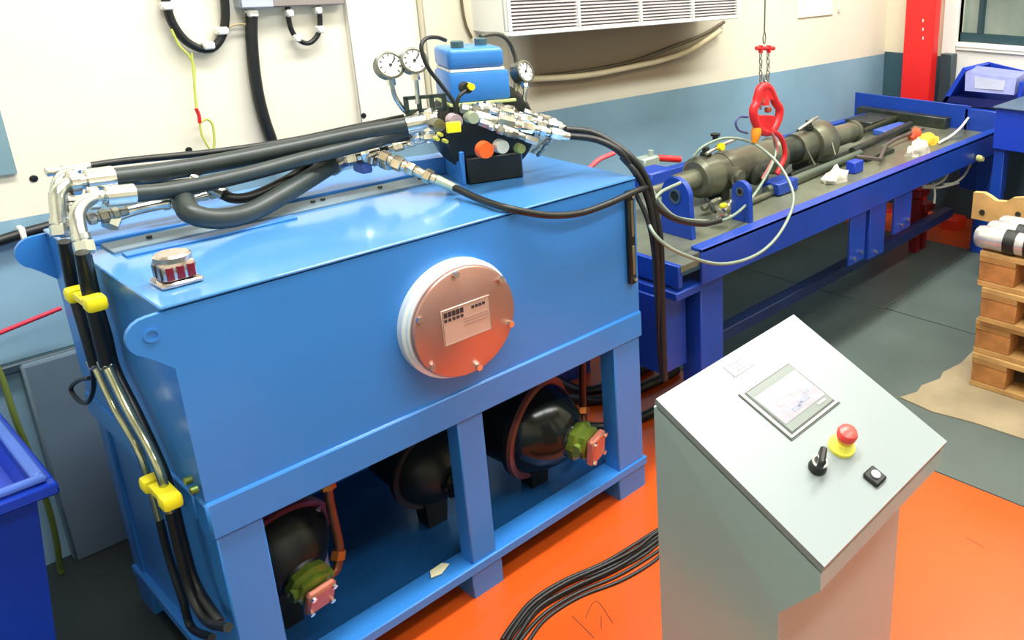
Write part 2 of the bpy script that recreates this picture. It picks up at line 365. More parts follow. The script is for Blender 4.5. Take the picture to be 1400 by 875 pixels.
# small bits on the front: caps, plugs, tag
def front_cap(u_, v_, r_, L_, m__, nm, y=.19, n=18):
    p_ = PX(u_, v_, 1, y); MB().cyl(p_+Vector((.0, .012, 0)), p_+n_*L_*.6, r_, r_*.9, n=n).build(nm, m__, V)
front_cap(664, 205, .024, .012, orange, 'orange_cap', .17)
front_cap(686, 200, .020, .018, mat('pale_plug', (222, 226, 214), .3, .4), 'white_plug', .165)
front_cap(712, 203, .014, .012, mat('olive_plug', (150, 160, 90), .4), 'olive_plug', .165)
front_cap(638, 120, .016, .018, black, 'sensor_plug', .235)
front_cap(643, 118, .010, .024, yellow, 'sensor_ring', .228)
front_cap(622, 165, .020, .02, mat('pink_grey_plug', (190, 170, 180), .35, .4), 'side_plug', .22)
front_cap(598, 170, .018, .03, steel, 'side_fitting', .25)
front_cap(645, 160, .017, .03, mat('pale_green_fitting', (186, 200, 170), .35, .5), 'side_fitting', .2)
pt = PX(620, 174, 1, .19); MB().cbox(pt, (.036, .01, .028), .002, UR).build('yellow_tag', yellow, V)
for (u_, v_) in ((598, 190), (610, 193), (603, 184)):
    front_cap(u_, v_, .0055, .01, mat('dull_yellow', (190, 190, 70), .4), 'yellow_plug', .21)
# perforated bracket to the left
m_ = MB(); A_ = PX(557, 143, 1, .36)
def lp(dx, dz): return A_ + UR @ Vector((dx, 0, dz))
for z0, z1 in ((.012, .022), (-.026, -.014)): m_.cbox(lp(.045, (z0+z1)/2), (.105, .008, z1-z0), .001, UR)
for dx in (-.003, .03, .063, .095): m_.cbox(lp(dx, -.002), (.012, .008, .046), .001, UR)
m_.build('gauge_bracket', mat('bracket_grey_green', (66, 78, 70), .4, .4), V)
# gauges
def gauge(u_, v_, y, r_, stalk, yawdeg, pitch=18):
    c = PX(u_, v_, 1, y); d = (RZ(yawdeg) @ Vector((0, -1, 0))).normalized(); d = (d+Vector((0, 0, math.tan(math.radians(pitch))))).normalized()
    g_ = MB().lathe(c-d*.03, d, [(0, r_*.85), (.003, r_), (.028, r_), (.031, r_*1.06), (.036, r_*1.06), (.037, r_*.9), (.033, r_*.88)], 32).build('pressure_gauge', mat('gauge_case', (120, 122, 112), .3, .8), V)
    MB().cyl(c+d*.001, c+d*.0035, r_*.87, n=32).build('dial', white, g_)
    x, y_ = d.cross(Vector((0, 0, 1))).normalized(), None; y_ = x.cross(d)
    nd = MB(); a0 = c+d*.005
    nd.tube([a0-(x*.35+y_*-.3)*r_*.5, a0+(x*-.45+y_*.5)*r_], .0016, 6, smooth=False)
    for k in range(9):
        t_ = math.radians(-135+33.75*k); q_ = (y_*math.cos(t_)+x*math.sin(t_)); nd.tube([a0+q_*r_*.62, a0+q_*r_*.8], .0011, 5, smooth=False)
    nd.cyl(a0, a0+d*.002, .004, n=10); nd.build('needle', ink, g_)
    st = MB().tube([c-d*.012]+stalk, .0062, 10); b0 = c-d*.012; e_ = (stalk[0]-b0).normalized(); st.cyl(b0+e_*r_*.8, b0+e_*(r_*.8+.022), .0105, n=6)
    st.build('gauge_stem', chrome, g_)
gauge(533, 89, .36, .0345, path(1, .37, [(535, 112), (540, 132), (552, 150), (562, 158)]), -10)
gauge(566, 83, .34, .0330, path(1, .345, [(568, 104), (570, 122), (571, 142)]), -12)
gauge(717, 98, .27, .031, path(1, .26, [(718, 118), (717, 135), (716, 156)]), 12)
# loose tubing by the right gauge
MB().tube(path(1, .29, [(704, 155), (701, 138), (706, 122), (712, 112)]), .0055, 10).build('gauge_stem', mat('pale_olive_tube', (186, 186, 140), .3, .7), V)
# electric leads of the motor
V_c = MB().tube(mix3(1, [(609, 55, .30), (597, 51, .28), (582, 53, .26), (576, 66, .25), (585, 92, .24), (603, 116, .23), (621, 141, .22), (624, 160, .22)]), .0052, 10)
V_c.tube(mix3(1, [(637, 124, .22), (628, 132, .22), (624, 146, .22), (624, 160, .22)]), .0048, 10)
V_c.build('motor_lead', black, V)
MB().tube(mix3(1, [(657, 50, .36), (668, 47, .37), (682, 47, .38), (693, 54, .4), (701, 68, .42), (706, 90, .42), (704, 130, .40)]), .0065, 10).build('motor_lead', mat('dusty_lead', (78, 78, 66), .5), V)

# chains of hydraulic fittings (hex nuts, collars, bodies)
def chain(mb, p0, p1, r_, seq):
    p0, p1 = Vector(p0), Vector(p1); L = (p1-p0).length; a_ = (p1-p0).normalized(); t = 0; tot = sum(s_[0] for s_ in seq)
    for ln, k, hexa in seq:
        l_ = ln/tot*L; rr = r_*k
        mb.lathe(p0+a_*t, a_, [(0, rr*.9), (l_*.1, rr), (l_*.9, rr), (l_*.98, rr*.9)], 6 if hexa else 16, .3*t*30); t += l_
SEQ = [(1, 1.0, True), (.5, .72, False), (1.1, 1.1, True), (.5, .8, False), (.9, .95, True), (1.2, .7, False), (.8, 1.05, True), (.6, .75, False)]
m_ = MB()
for (a1, b1, y1, a2, b2, y2, r_) in ((652, 146, .24, 772, 176, .17, .0155), (648, 158, .20, 778, 187, .13, .0165), (690, 163, .2, 752, 182, .13, .014), (672, 150, .27, 760, 166, .24, .013)):
    q_ = MB(); chain(q_, PX(a1, b1, 1, y1), PX(a2, b2, 1, y2), r_, SEQ); q_.build('pipe_fitting', chrome, V)
m_.bm.free()
m_ = MB()
for (a1, b1, y1, a2, b2, y2, r_) in ((655, 166, .19, 735, 194, .13, .012), (630, 148, .22, 668, 152, .2, .014), (700, 148, .26, 705, 172, .2, .012), (738, 160, .2, 742, 188, .15, .012), (662, 143, .25, 700, 150, .24, .012), (716, 152, .24, 768, 172, .19, .011), (668, 172, .17, 700, 184, .14, .010), (735, 213, .2, 756, 188, .14, .006), (728, 208, .2, 750, 190, .15, .005)):
    q_ = MB(); chain(q_, PX(a1, b1, 1, y1), PX(a2, b2, 1, y2), r_, SEQ[:5]); q_.build('pipe_fitting', steel, V)
m_.bm.free()
for a_, r_ in (((562, 160, 600, 158), .020), ((560, 176, 600, 172), .021), ((562, 188, 600, 186), .012)):
    m_ = MB(); chain(m_, PX(a_[0], a_[1], 1, .37), PX(a_[2], a_[3], 1, .325), r_, SEQ[:4]); m_.build('inlet_fitting', chrome, V)

# chrome tee assembly lying on the lid
TE = thing('tee_fitting_assembly', PX(545, 215, 1, .4), 'chrome tee pipe with adapters lying on the tank lid left of the valve block', 'pipe fitting')
m_ = MB(); chain(m_, PX(455, 223, 1, .48), PX(520, 207, 1, .43), .017, SEQ[:6]); m_.build('pipe', chrome, TE)
m_ = MB(); chain(m_, PX(520, 207, 1, .43), PX(598, 186, 1, .36), .012, SEQ)
m_.build('pipe', chrome, TE)
m_ = MB(); chain(m_, PX(478, 206, 1, .50), PX(535, 226, 1, .38), .018, SEQ[:5]); m_.build('pipe', chrome, TE)
m_ = MB(); chain(m_, PX(520, 213, 1, .38), PX(597, 246, 1, .26), .019, SEQ)
m_.build('pipe', mat('warm_chrome', (226, 212, 186), .25, .9, .15, 25), TE)
m_ = MB(); chain(m_, PX(484, 203, 1, .47), PX(572, 186, 1, .42), .010, SEQ); m_.build('pipe', chrome, TE)
MB().cyl(PX(596, 245, 1, .26), PX(624, 258, 1, .23), .0135, .012, n=16).build('hose_ferrule', mat('pale_ferrule', (214, 222, 190), .35, .6), TE)
MB().cbox(PX(500, 222, 1, .44)+Vector((0, .02, -.015)), (.03, .05, .03), .004).build('pipe_clamp', mat('clamp_blue', (70, 96, 170), .4), TE)

# ------------------------------------------------------------------ hoses across the lid, from the side elbows
def hose(pts, r_, label, m__=hosem, group=None, name='hydraulic_hose', ferr=None, cat='hose', n=14):
    if ferr:
        t_ = thing(name, pts[0], label, cat, group)
        MB().tube(pts, r_, n).build('hose_body', m__, t_)
        for e in ferr:
            p_, q_ = (pts[0], pts[1]) if e == 0 else (pts[-1], pts[-2]); d_ = (p_-q_).normalized()
            f_ = MB(); f_.lathe(p_-d_*.012, d_, [(0, r_*1.25), (.05, r_*1.2), (.052, r_*.8), (.062, r_*.8), (.063, r_*1.3), (.078, r_*1.3), (.08, r_*.9)], 14)
            f_.build('ferrule', chrome, t_)
        return t_
    o = MB().tube(pts, r_, n).build(name, m__); return tag(o, label, cat, group)
hose(mix3(1, [(114, 228, .60), (180, 219, .60), (300, 207, .58), (400, 192, .54), (480, 175, .47), (553, 160, .40)]), .0085, 'thinnest black hose, rearmost of those running across the tank lid', black, ferr=(0,))
hose(mix3(1, [(146, 244, .50), (220, 235, .50), (300, 222, .49), (400, 202, .46), (480, 185, .42), (562, 170, .36)]), .0215, 'thick grey-black hose, second from the wall across the tank lid', ferr=(0, 1))
hose(mix3(1, [(174, 266, .40), (240, 259, .40), (330, 240, .41), (420, 216, .42), (500, 196, .40), (558, 178, .37)]), .0185, 'thick grey-black hose, nearest of the long straight ones over the lid', ferr=(0,))
hose(mix3(1, [(186, 254, .52), (260, 248, .52), (360, 230, .5), (450, 205, .46), (560, 188, .37)]), .0085, 'slim dark hose squeezed between the two thick straight ones', black)
hose(mix3(1, [(250, 272, .40), (262, 292, .35), (300, 299, .34), (345, 289, .36), (400, 258, .40), (455, 224, .47)]), .0235, 'thick hose sagging in a curve down to the tank lid', ferr=(1,))
hose(mix3(1, [(300, 262, .45), (318, 271, .43), (345, 268, .43), (385, 250, .45), (425, 226, .48)]), .0125, 'short dark hose bending behind the thick sagging one', black, ferr=(0,))
hose(mix3(2, [(622, 257, ZT+.03), (655, 272, ZT+.015), (692, 284, ZT+.012)])+mix3(1, [(745, 294, -.03), (790, 292, -.035), (830, 279, -.035), (868, 262, -.03), (884, 256, .0)]), .0095, 'thin black hose draped over the tank front edge from the chrome tee', black)
# side elbows: chrome bent pipes at the left end of the tank, going down to the clamped tubes
EL = thing('elbow_pipe_group', (-.05, .42, ZT), 'bunch of chrome elbows at the upper left corner of the tank', 'pipe fitting')
def elbow(pts, r_):
    m_ = MB().tube(pts, r_, 12)
    for i_ in (0, -1):
        p_ = pts[i_]; q_ = pts[1 if i_ == 0 else -2]; d_ = (q_-p_).normalized(); m_.lathe(p_, d_, [(0, r_*1.35), (.022, r_*1.35), (.024, r_)], 6); m_.lathe(p_+d_*.026, d_, [(0, r_*1.2), (.012, r_*1.2)], 14)
    m_.build('elbow', mat('chrome_elbow', (206, 214, 212), .2, .95, .1, 25), EL)
elbow(mix3(1, [(146, 243, .50), (118, 247, .50), (92, 252, .50), (80, 264, .49), (80, 285, .48), (85, 322, .46)]), .0155)
elbow(mix3(1, [(172, 266, .40), (145, 268, .40), (118, 275, .38), (106, 292, .36), (108, 315, .34), (117, 345, .32)]), .014)
elbow(mix3(1, [(116, 229, .60), (96, 234, .60), (82, 242, .58), (76, 258, .56), (78, 290, .54)]), .010)
elbow(mix3(1, [(250, 274, .42), (215, 280, .44), (180, 288, .44), (155, 298, .44), (150, 310, .43)]), .013)
elbow(mix3(1, [(300, 262, .46), (270, 270, .47), (235, 277, .48), (200, 274, .48)]), .010)
for p_, q_, r_ in ((PX(76, 262, 1, .52), PX(90, 325, 1, .5), .014), (PX(100, 300, 1, .36), PX(122, 348, 1, .33), .016), (PX(120, 300, 1, .43), PX(175, 288, 1, .43), .014), (PX(90, 255, 1, .5), PX(100, 300, 1, .47), .012)):
    m_ = MB(); chain(m_, p_, q_, r_, SEQ[:6]); m_.build('adapter', steel, EL)
# tubes down the left side
XS = -.035
sidem = mat('olive_dark_pipe', (176, 180, 150), .2, .9, .15, 10)
def sidept(l, x=XS): return [PX(a_, b1, 0, x) for a_, b1 in l]
for up_, lo_, xs_, ru, rl, lab in (([(112, 345), (122, 400), (134, 450), (146, 500)], [(146, 500), (175, 560), (203, 610), (220, 650), (232, 700), (246, 760), (262, 815), (284, 850), (312, 858)], XS, .0125, .0088, 'outer pipe down the left side of the tank, black above and metal below'), ([(88, 330), (100, 395), (116, 450), (130, 500)], [(130, 500), (158, 560), (188, 612), (203, 655), (218, 710), (232, 765), (250, 820), (262, 858), (290, 872)], -.03, .0115, .0080, 'inner pipe down the left side of the tank, nearer its back corner')):
    a_, b1 = sidept(up_, xs_), sidept(lo_, xs_); t_ = thing('hydraulic_pipe', b1[-1], lab, 'pipe')
    MB().tube(a_, ru, 14).build('hose_section', black, t_); MB().tube(b1[:5], rl, 14).build('pipe_section', sidem, t_); MB().tube(b1[4:], rl, 14).build('hose_section', black, t_)
    d_ = (b1[1]-b1[0]).normalized(); MB().lathe(b1[0]-d_*.014, d_, [(0, ru*1.1), (.02, ru*1.05), (.024, rl)], 6).build('nut', steel, t_)
hose(sidept([(118, 350), (132, 410), (146, 458), (158, 505), (188, 566), (214, 622), (232, 668), (250, 740), (268, 800), (300, 850)], -.02), .0095, 'thin black hose between the left side pipes and the tank', black)
hose(sidept([(126, 500), (128, 530), (120, 550), (107, 547), (97, 531), (108, 520), (122, 517)], -.03), .005, 'small black wire loop on the left side of the tank', black, name='wire_loop', cat='wire')
def clamp(pts, label):
    t_ = thing('pipe_clamp', pts[0], label, 'clamp')
    for p_ in pts:
        MB().box(p_-Vector((.018, .018, .0155)), p_+Vector((.018, .018, .0155)), .008, None, 2).build('clamp_half', yellow, t_)
    p_ = (pts[0]+pts[1])/2; MB().box(p_-Vector((.012, .03, .008)), p_+Vector((.02, .03, .008)), .002).build('mounting_strip', yellow, t_)
clamp([PX(104, 402, 0, -.04), PX(130, 414, 0, -.045)], 'upper yellow plastic clamp holding the pipes on the left side')
clamp([PX(207, 660, 0, -.04), PX(233, 684, 0, -.045)], 'lower yellow plastic clamp holding the pipes on the left side')

# ------------------------------------------------------------------ pumps under the tank
bronze = mat('pinkish_flange', (186, 112, 92), .4, .5, .15, 12)
def pump(c, d, s, bellm, ringm, label, green=green, bronze=bronze):
    c = Vector(c); d = Vector(d).normalized()
    t_ = thing('motor_pump', (c.x, c.y, .1), label, 'pump')
    MB().lathe(c-d*.16*s, d, [(0, .10*s), (.16*s, .118*s), (.162*s, .135*s), (.18*s, .135*s)], 40).build('motor', iron, t_)
    MB().ring(c+d*.018*s, d, .139*s, .110*s, .012*s, 48).build('flange_ring', ringm, t_)
    MB().lathe(c+d*.03*s, d, [(0, .122*s), (.02*s, .118*s), (.055*s, .098*s), (.09*s, .07*s), (.10*s, .05*s), (.115*s, .045*s)], 40).build('bell_housing', bellm, t_)
    m_ = MB().lathe(c+d*.138*s, d, [(0, .05*s), (.02*s, .055*s), (.03*s, .042*s), (.045*s, .045*s), (.05*s, .038*s)], 8)
    x_ = d.cross(Vector((0, 0, 1))).normalized()
    m_.cyl(c+d*.165*s-x_*.05*s, c+d*.165*s+x_*.05*s, .018*s, n=8); m_.build('pump_body', green, t_)
    p_ = c+d*.20*s; R_ = d.to_track_quat('Z', 'Y').to_matrix()
    fl_ = MB().cbox(p_+Vector((0, 0, -.008)), (.07*s, .075*s, .022*s), .006, R_).build('end_flange', bronze, t_)
    for sx_ in (-1, 1):
        for sy_ in (-1, 1):
            q_ = p_+Vector((0, 0, -.008))+R_ @ Vector((sx_*.026*s, sy_*.028*s, .011*s)); MB().cyl(q_, q_+d*.006, .0065*s, n=6).build('bolt', chrome, fl_)
    MB().cyl(Vector((c.x, c.y, .1)), c-Vector((0, 0, .10*s)), .04, .05, n=4, ang=.78).build('mount', iron, t_)
    return t_
shiny = mat('glossy_black_bell', (30, 36, 34), .16, .35, .2, 4)
pump((.90, .18, .30), (.30, -.85, -.10), 1.12, shiny, mat('copper_ring', (176, 108, 92), .3, .7, .2, 6), 'shiny black pump with copper ring in the right bay under the tank')
pump((.60, .26, .29), (.10, -.9, -.05), .88, iron, mat('dull_ring', (54, 52, 56), .4, .4), 'dark pump in deep shade beside the middle leg under the tank', iron, darksteel)
pump((.165, .20, .335), (.10, -.95, -.38), .95, iron, mat('plum_ring', (120, 62, 80), .35, .5), 'greenish oily pump with square copper flange in the left bay')
def cpipe(pts, r_, label):
    t_ = thing('copper_pipe', pts[-1], label, 'pipe'); MB().tube(pts, r_, 12).build('tube', copper, t_)
    for k in (0, len(pts)//2):
        d_ = (pts[k+1]-pts[k]).normalized(); MB().lathe(pts[k]+d_*.004, d_, [(0, r_*1.6), (.02, r_*1.7), (.022, r_*1.2)], 6).build('nut', mat('orange_brass', (206, 120, 56), .3, .8), t_)
cpipe([PX(797, 482, 1, .2), PX(796, 520, 1, .2), PX(797, 556, 1, .19), PX(798, 585, 1, .16), PX(790, 602, 1, .13)], .0125, 'upright copper pipe behind the right bay pump')
cpipe([PX(447, 655, 1, .10), PX(452, 690, 1, .09), PX(459, 722, 1, .08), PX(464, 750, 1, .07), PX(460, 778, 1, .06), PX(446, 790, 1, .05)], .0105, 'bent copper pipe above the square flange in the left bay')
m_ = MB().tube([PX(425, 695, 1, .16), PX(432, 740, 1, .15), PX(440, 785, 1, .14)], .02, 10, smooth=False)
tag(m_.build('support_strut', mat('mauve_grey', (110, 116, 150), .4)), 'grey upright strut beside the copper pipe in the left bay', 'bracket')
tag(MB().box(PX(548, 775, 1, .06)-Vector((.03, .004, 0)), PX(548, 775, 1, .06)+Vector((.03, .004, .006)), .002).build('steel_strip', steel), 'small steel strip on the dark drip tray by the middle leg', 'metal strip') if False else None
sc_ = PX(600, 779, 2, .116)
m_ = MB(); m_.prism([sc_+Vector((-.03, -.012, 0)), sc_+Vector((-.005, -.02, 0)), sc_+Vector((.028, -.004, 0)), sc_+Vector((.018, .014, 0)), sc_+Vector((-.018, .012, 0))], (0, 0, .003)); 
tag(m_.build('paper_scrap', mat('pale_scrap', (232, 230, 190), .6)), 'small pale scrap of paper lying on the base rail', 'scrap')

# ------------------------------------------------------------------ control console
A, B, C_, Dd = Vector((.505, -.752, .901)), Vector((.920, -.767, .926)), Vector((.895, -1.152, .775)), Vector((.480, -1.138, .751))
nC = (B-A).cross(Dd-A).normalized(); nC = -nC if nC.z < 0 else nC
panelm = mat('console_light_grey', (132, 143, 144), .38, 0, .02, 4, coat=.1)
bodym = mat('console_grey_paint', (150, 170, 168), .28, 0, .03, 4, coat=.4)
K = thing('control_console', ((A.x+C_.x)/2, (A.y+C_.y)/2, 0), 'light grey steel operator console with sloping touch panel top', 'control panel')
def skew_prism(mb, quad, vec): return mb.prism(quad, vec)
def inset(q, d_):
    c = sum(q, Vector())/4; return [p+(c-p).normalized()*d_ for p in q]
MB().prism([A, B, C_, Dd], nC*-.014).build('sloping_panel', panelm, K)
Q = inset([A, B, C_, Dd], .010); MB().prism([p-nC*.0145 for p in Q], nC*-.006).build('seal', mat('dark_seal', (84, 92, 88), .5), K)
E0 = PX(1066, 836, 0, .485); yb = E0.y; zb_ = E0.z
h = Vector((0, 0, -1))
side = [A-nC*.02, Dd-nC*.02, Vector((Dd.x, Dd.y+.006, Dd.z-.05)), Vector((Dd.x, yb, zb_)), Vector((Dd.x, yb, 0.0)), Vector((A.x, A.y, 0.0))]
rgt = [B-nC*.02, C_-nC*.02, Vector((C_.x, C_.y+.006, C_.z-.05)), Vector((C_.x, yb-.012, zb_+.024)), Vector((C_.x, yb-.012, 0.0)), Vector((B.x, B.y, 0.0))]
m_ = MB(); va = [m_.bm.verts.new(p) for p in side]; vb = [m_.bm.verts.new(p) for p in rgt]
m_._f(va); m_._f(vb[::-1])
for k in range(6): m_._f([va[k], vb[k], vb[(k+1) % 6], va[(k+1) % 6]])
m_.build('cabinet', bodym, K)
ex = (B-A).normalized(); ey = (Dd-A); ey = (ey-ex*ey.dot(ex)).normalized(); RC = Matrix((ex, ey, nC)).transposed()
def CP(u_, v_, hgt=0.): return PP(u_, v_, A, nC) + nC*hgt
def cbox(mb, c, sx_, sy_, sz_, bev=.001):
    M = RC if RC.determinant() > 0 else Matrix((ex, -ey, nC)).transposed(); return mb.cbox(c, (sx_, sy_, sz_), bev, M)
# touch screen
qc = [CP(1010, 542), CP(1077, 494), CP(1146, 552), CP(1082, 599)]
c0 = sum(qc, Vector())/4; wx = ((qc[1]-qc[0]).length+(qc[2]-qc[3]).length)/2; wy = ((qc[3]-qc[0]).length+(qc[2]-qc[1]).length)/2
hm = MB(); cbox(hm, c0+nC*.0006+ey*.001, wx*1.035, wy*1.035, .002, 0); hm.build('screen_gasket', mat('bezel_dark', (60, 68, 66), .4), K)
hm = MB(); cbox(hm, c0+nC*.003, wx*1.0, wy*1.0, .004); H = hm.build('touch_screen', white, K)
hm = MB(); cbox(hm, c0+nC*.005, wx*.93, wy*.93, .002); hm.build('bezel_line', mat('bezel_dark', (60, 68, 66), .4), H)
hm = MB(); cbox(hm, c0+nC*.006, wx*.885, wy*.885, .003); hm.build('bezel', mat('bezel_grey', (108, 118, 112), .4), H)
hm = MB(); cbox(hm, c0+nC*.0078, wx*.84, wy*.60, .001, 0); hm.build('display', mat('lit_display', (140, 138, 146), .15, 0, .10, 60, emit=.35), H)
rr = random.Random(3)
for col, spots in (((226, 186, 188), [(-.10, -.10, .26, .12), (.12, -.02, .2, .08), (-.22, .02, .1, .06)]), ((170, 176, 200), [(.10, .16, .2, .07), (-.08, .20, .16, .07), (.24, .08, .1, .05)]), ((190, 212, 216), [(.0, -.24, .3, .06), (-.32, -.14, .12, .1)]), ((120, 110, 140), [(-.03, .20, .05, .025), (.04, .17, .04, .025)])):
    hm = MB()
    for a_, b1, w1, h1 in spots: cbox(hm, c0+ex*a_*wx+ey*b1*wy+nC*.0086, w1*wx, h1*wy, .0006, 0)
    hm.build('screen_field', mat('field_%d' % col[0], tuple(c_*.72 for c_ in col), .2, 0, .02, 5, emit=.3), H)
hm = MB()
for k in range(5): cbox(hm, c0+ex*(.33-k*.03)*wx*1+ey*.355*wy+nC*.0088, .006, .004, .0006, 0)
hm.build('status_lights', white, H)
# label plate
lb = [CP(988, 500), CP(1018, 484), CP(1032, 500), CP(1003, 516)]; lc = sum(lb, Vector())/4
hm = MB(); cbox(hm, lc+nC*.001, .062, .034, .0015); LB = hm.build('label_plate', mat('bright_label', (186, 192, 192), .3), K)
hm = MB()
for k in range(3): cbox(hm, lc+ey*(-.009+.009*k)+nC*.002, .042-.006*k, .0022, .0006, 0)
hm.build('label_print', mat('faint_print', (120, 116, 120), .5), LB)
# emergency stop
ec = CP(1150, 611); es = MB().lathe(ec, nC, [(0, .026), (.006, .026), (.010, .022), (.020, .019), (.022, .014)], 32).build('emergency_stop', mat('estop_yellow', (250, 240, 90), .35), K)
MB().lathe(ec+nC*.02, nC, [(0, .010), (.008, .011), (.010, .019), (.018, .020), (.024, .017), (.027, .009), (.0275, .001)], 32).build('mushroom_head', mat('estop_red', (232, 70, 62), .3), es)
# key / selector
kc = CP(1117, 640); ks = MB().lathe(kc, nC, [(0, .0165), (.004, .0175), (.007, .0165), (.016, .014), (.018, .012)], 28).build('selector_switch', black, K)
hm = MB(); Rk = RC @ Matrix.Rotation(math.radians(-30), 3, 'Z') if RC.determinant() > 0 else Matrix((ex, -ey, nC)).transposed() @ Matrix.Rotation(math.radians(30), 3, 'Z')
hm.cbox(kc+nC*.028, (.042, .013, .022), .004, Rk); hm.build('switch_handle', black, ks)
MB().ring(kc+nC*.0165, nC, .0145, .011, .003, 24).build('chrome_ring', chrome, ks)
pc_ = CP(1195, 653); hm = MB(); cbox(hm, pc_+nC*.004, .034, .034, .008, .003); ps = hm.build('panel_socket', black, K)
MB().lathe(pc_+nC*.008, nC, [(0, .009), (.003, .009), (.0032, .004)], 20).build('socket_centre', mat('socket_grey', (150, 160, 160), .3), ps)

# black cable bundle on the orange floor
base = [(690, 882), (702, 862), (730, 828), (775, 800), (830, 776), (872, 752), (905, 728), (960, 700), (1010, 690)]
for k, (du, dv, z_) in enumerate(((-3, -6, .006), (2, 0, .006), (8, 6, .006), (12, 12, .006), (0, -3, .017), (7, 3, .017), (16, 18, .006))):
    pts = [PX(a_+du+random.uniform(-2, 2), b1+dv+random.uniform(-1.5, 1.5), 2, z_) for a_, b1 in base]
    tag(MB().tube(pts, .0058, 10).build('power_cable', black), 'black cable in the bundle curving over the orange floor to the console', 'cable', 'bundled floor cables')

# ------------------------------------------------------------------ long blue test bench
BY, BX0, BX1, BZ, BYB = -.02, 1.475, 4.08, .75, .84
Bn = thing('test_bench', ((BX0+BX1)/2, .4, 0), 'long deep blue steel test bench behind the tank, reaching to the red post', 'workbench')
MB().box((BX0-.09, BY+.012, .695), (BX1, BYB-.012, .715)).build('bench_top', mat('oily_bench_plate', (116, 122, 104), .36, .3, .3, 4, .1, 30), Bn)
MB().box((BX0, BY, .625), (BX1+.1, BY+.012, BZ), .002).box((BX0, BY, .738), (BX1+.1, BY+.05, BZ+.002), .002).build('front_rail', dblue, Bn)
MB().box((BX0-.1, BYB-.05, .64), (BX1, BYB, BZ), .002).build('back_rail', dblue, Bn)
MB().box((BX0-.1, BY+.014, .64), (BX0-.08, BYB, .716), .002).build('end_rail', dblue, Bn)
MB().box((BX0-.115, -.01, .60), (BX0+.02, .75, .628), .003).build('end_shelf', dblue, Bn)
for x in (1.49, 4.02):
    for y in (.0, .72): MB().box((x, y, 0), (x+.12, y+.09, .625), .004).build('leg', dblue, Bn)
MB().box((1.35, .05, .32), (1.47, .70, .60), .003).build('end_panel', dblue, Bn)
m_ = MB().box((2.44, -.012, .40), (2.57, .0, .66), .003); br_ = m_.build('mounting_plate', dblue, Bn)
MB().box((2.60, -.016, .385), (2.74, .06, .66), .003).build('mounting_plate', dblue, Bn)
MB().box((2.83, -.012, .44), (3.0, .0, .66), .003).build('mounting_plate', dblue, Bn)
for x, z in ((2.47, .43), (2.53, .445), (2.66, .41), (2.90, .475), (2.96, .488)):
    MB().cyl((x, -.014, z), (x, -.024, z), .0085, n=6).build('bolt', chrome, Bn)
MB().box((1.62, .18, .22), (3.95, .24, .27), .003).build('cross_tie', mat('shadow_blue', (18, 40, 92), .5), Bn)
# upright end board
eb0, eb1 = PX(1203, 130, 0, 4.09), PX(1325, 128, 0, 4.09)
MB().box((4.08, .2, .70), (4.10, .96, eb0.z), .002).build('end_board', dblue, Bn)
MB().box((4.0, .3, .716), (4.075, .9, .78), .003).box((3.7, .62, .716), (4.0, .80, .76), .003).build('end_stop', darksteel, Bn)
# bearing lug plates standing on the bench
def lug(pxu, pxv, x, r_, name='bearing_plate'):
    p_ = PX(pxu, pxv, 0, x)
    ang = [math.radians(-10+200*k/14) for k in range(15)]
    pl = [(p_.x, p_.y+r_*math.cos(a), p_.z+r_*math.sin(a)) for a in ang]+[(p_.x, p_.y-r_*1.15, .716), (p_.x, p_.y+r_*1.15, .716)]
    q = MB().prism(pl, (.022, 0, 0)).build(name, dblue, Bn)
    MB().ring((p_.x-.004, p_.y, p_.z), (1, 0, 0), r_*.42, r_*.28, .03, 24).build('bushing', steel, q)
    MB().cyl((p_.x-.001, p_.y, p_.z), (p_.x+.001, p_.y, p_.z), r_*.29, n=20).build('bore', black, q)
lug(923, 268, 1.60, .066); lug(1012, 262, 1.88, .04)
MB().box(PX(1066, 262, 2, .72)+Vector((-.06, -.04, 0)), PX(1066, 262, 2, .72)+Vector((.08, .05, .05)), .004).build('clamp_block', dblue, Bn)

# the big grey hydraulic cylinder lying on the bench, along it
ax = PX(985, 234, 2, .825); cy_ = ax.y; cz2 = .825
Hc = thing('hydraulic_cylinder', (ax.x, cy_, .716), 'large oily grey hydraulic cylinder lying lengthwise on the blue bench', 'hydraulic cylinder')
X = lambda u_: PX(u_, 225-.27*(u_-985), 1, cy_).x
def seg(x0, x1, prof, m__, nm): MB().lathe((x0, cy_, cz2), (1, 0, 0), [(t*(x1-x0), r_*1.22) for t, r_ in prof], 32).build(nm, m__, Hc)
x0_ = X(950)
seg(X(885), x0_, [(0, .022), (.5, .024), (.52, .032), (1, .034)], oily, 'rod_end')
seg(x0_, X(985), [(0, .055), (.1, .068), (.6, .072), (.62, .06), (1, .06)], oily, 'head')
seg(X(985), X(1060), [(0, .062), (.08, .068), (.15, .062), (.9, .062), (.92, .068), (1, .066)], oily, 'barrel')
seg(X(1060), X(1085), [(0, .05), (1, .05)], darksteel, 'neck')
seg(X(1085), X(1105), [(0, .058), (.5, .060), (1, .058)], oily, 'barrel')
seg(X(1105), X(1128), [(0, .075), (.3, .085), (.8, .085), (1, .07)], oily, 'collar')
seg(X(1128), X(1168), [(0, .045), (.6, .042), (.9, .04), (.91, .046), (1, .046)], oily, 'rod')
seg(X(1168), X(1174), [(0, .03), (1, .028)], black, 'seal')
p_ = Vector((X(985), cy_-.06, cz2-.005)); MB().lathe(p_, (0, -1, -.1), [(0, .04), (.03, .04), (.035, .03), (.05, .028), (.052, .012)], 24).build('side_port', oily, Hc)
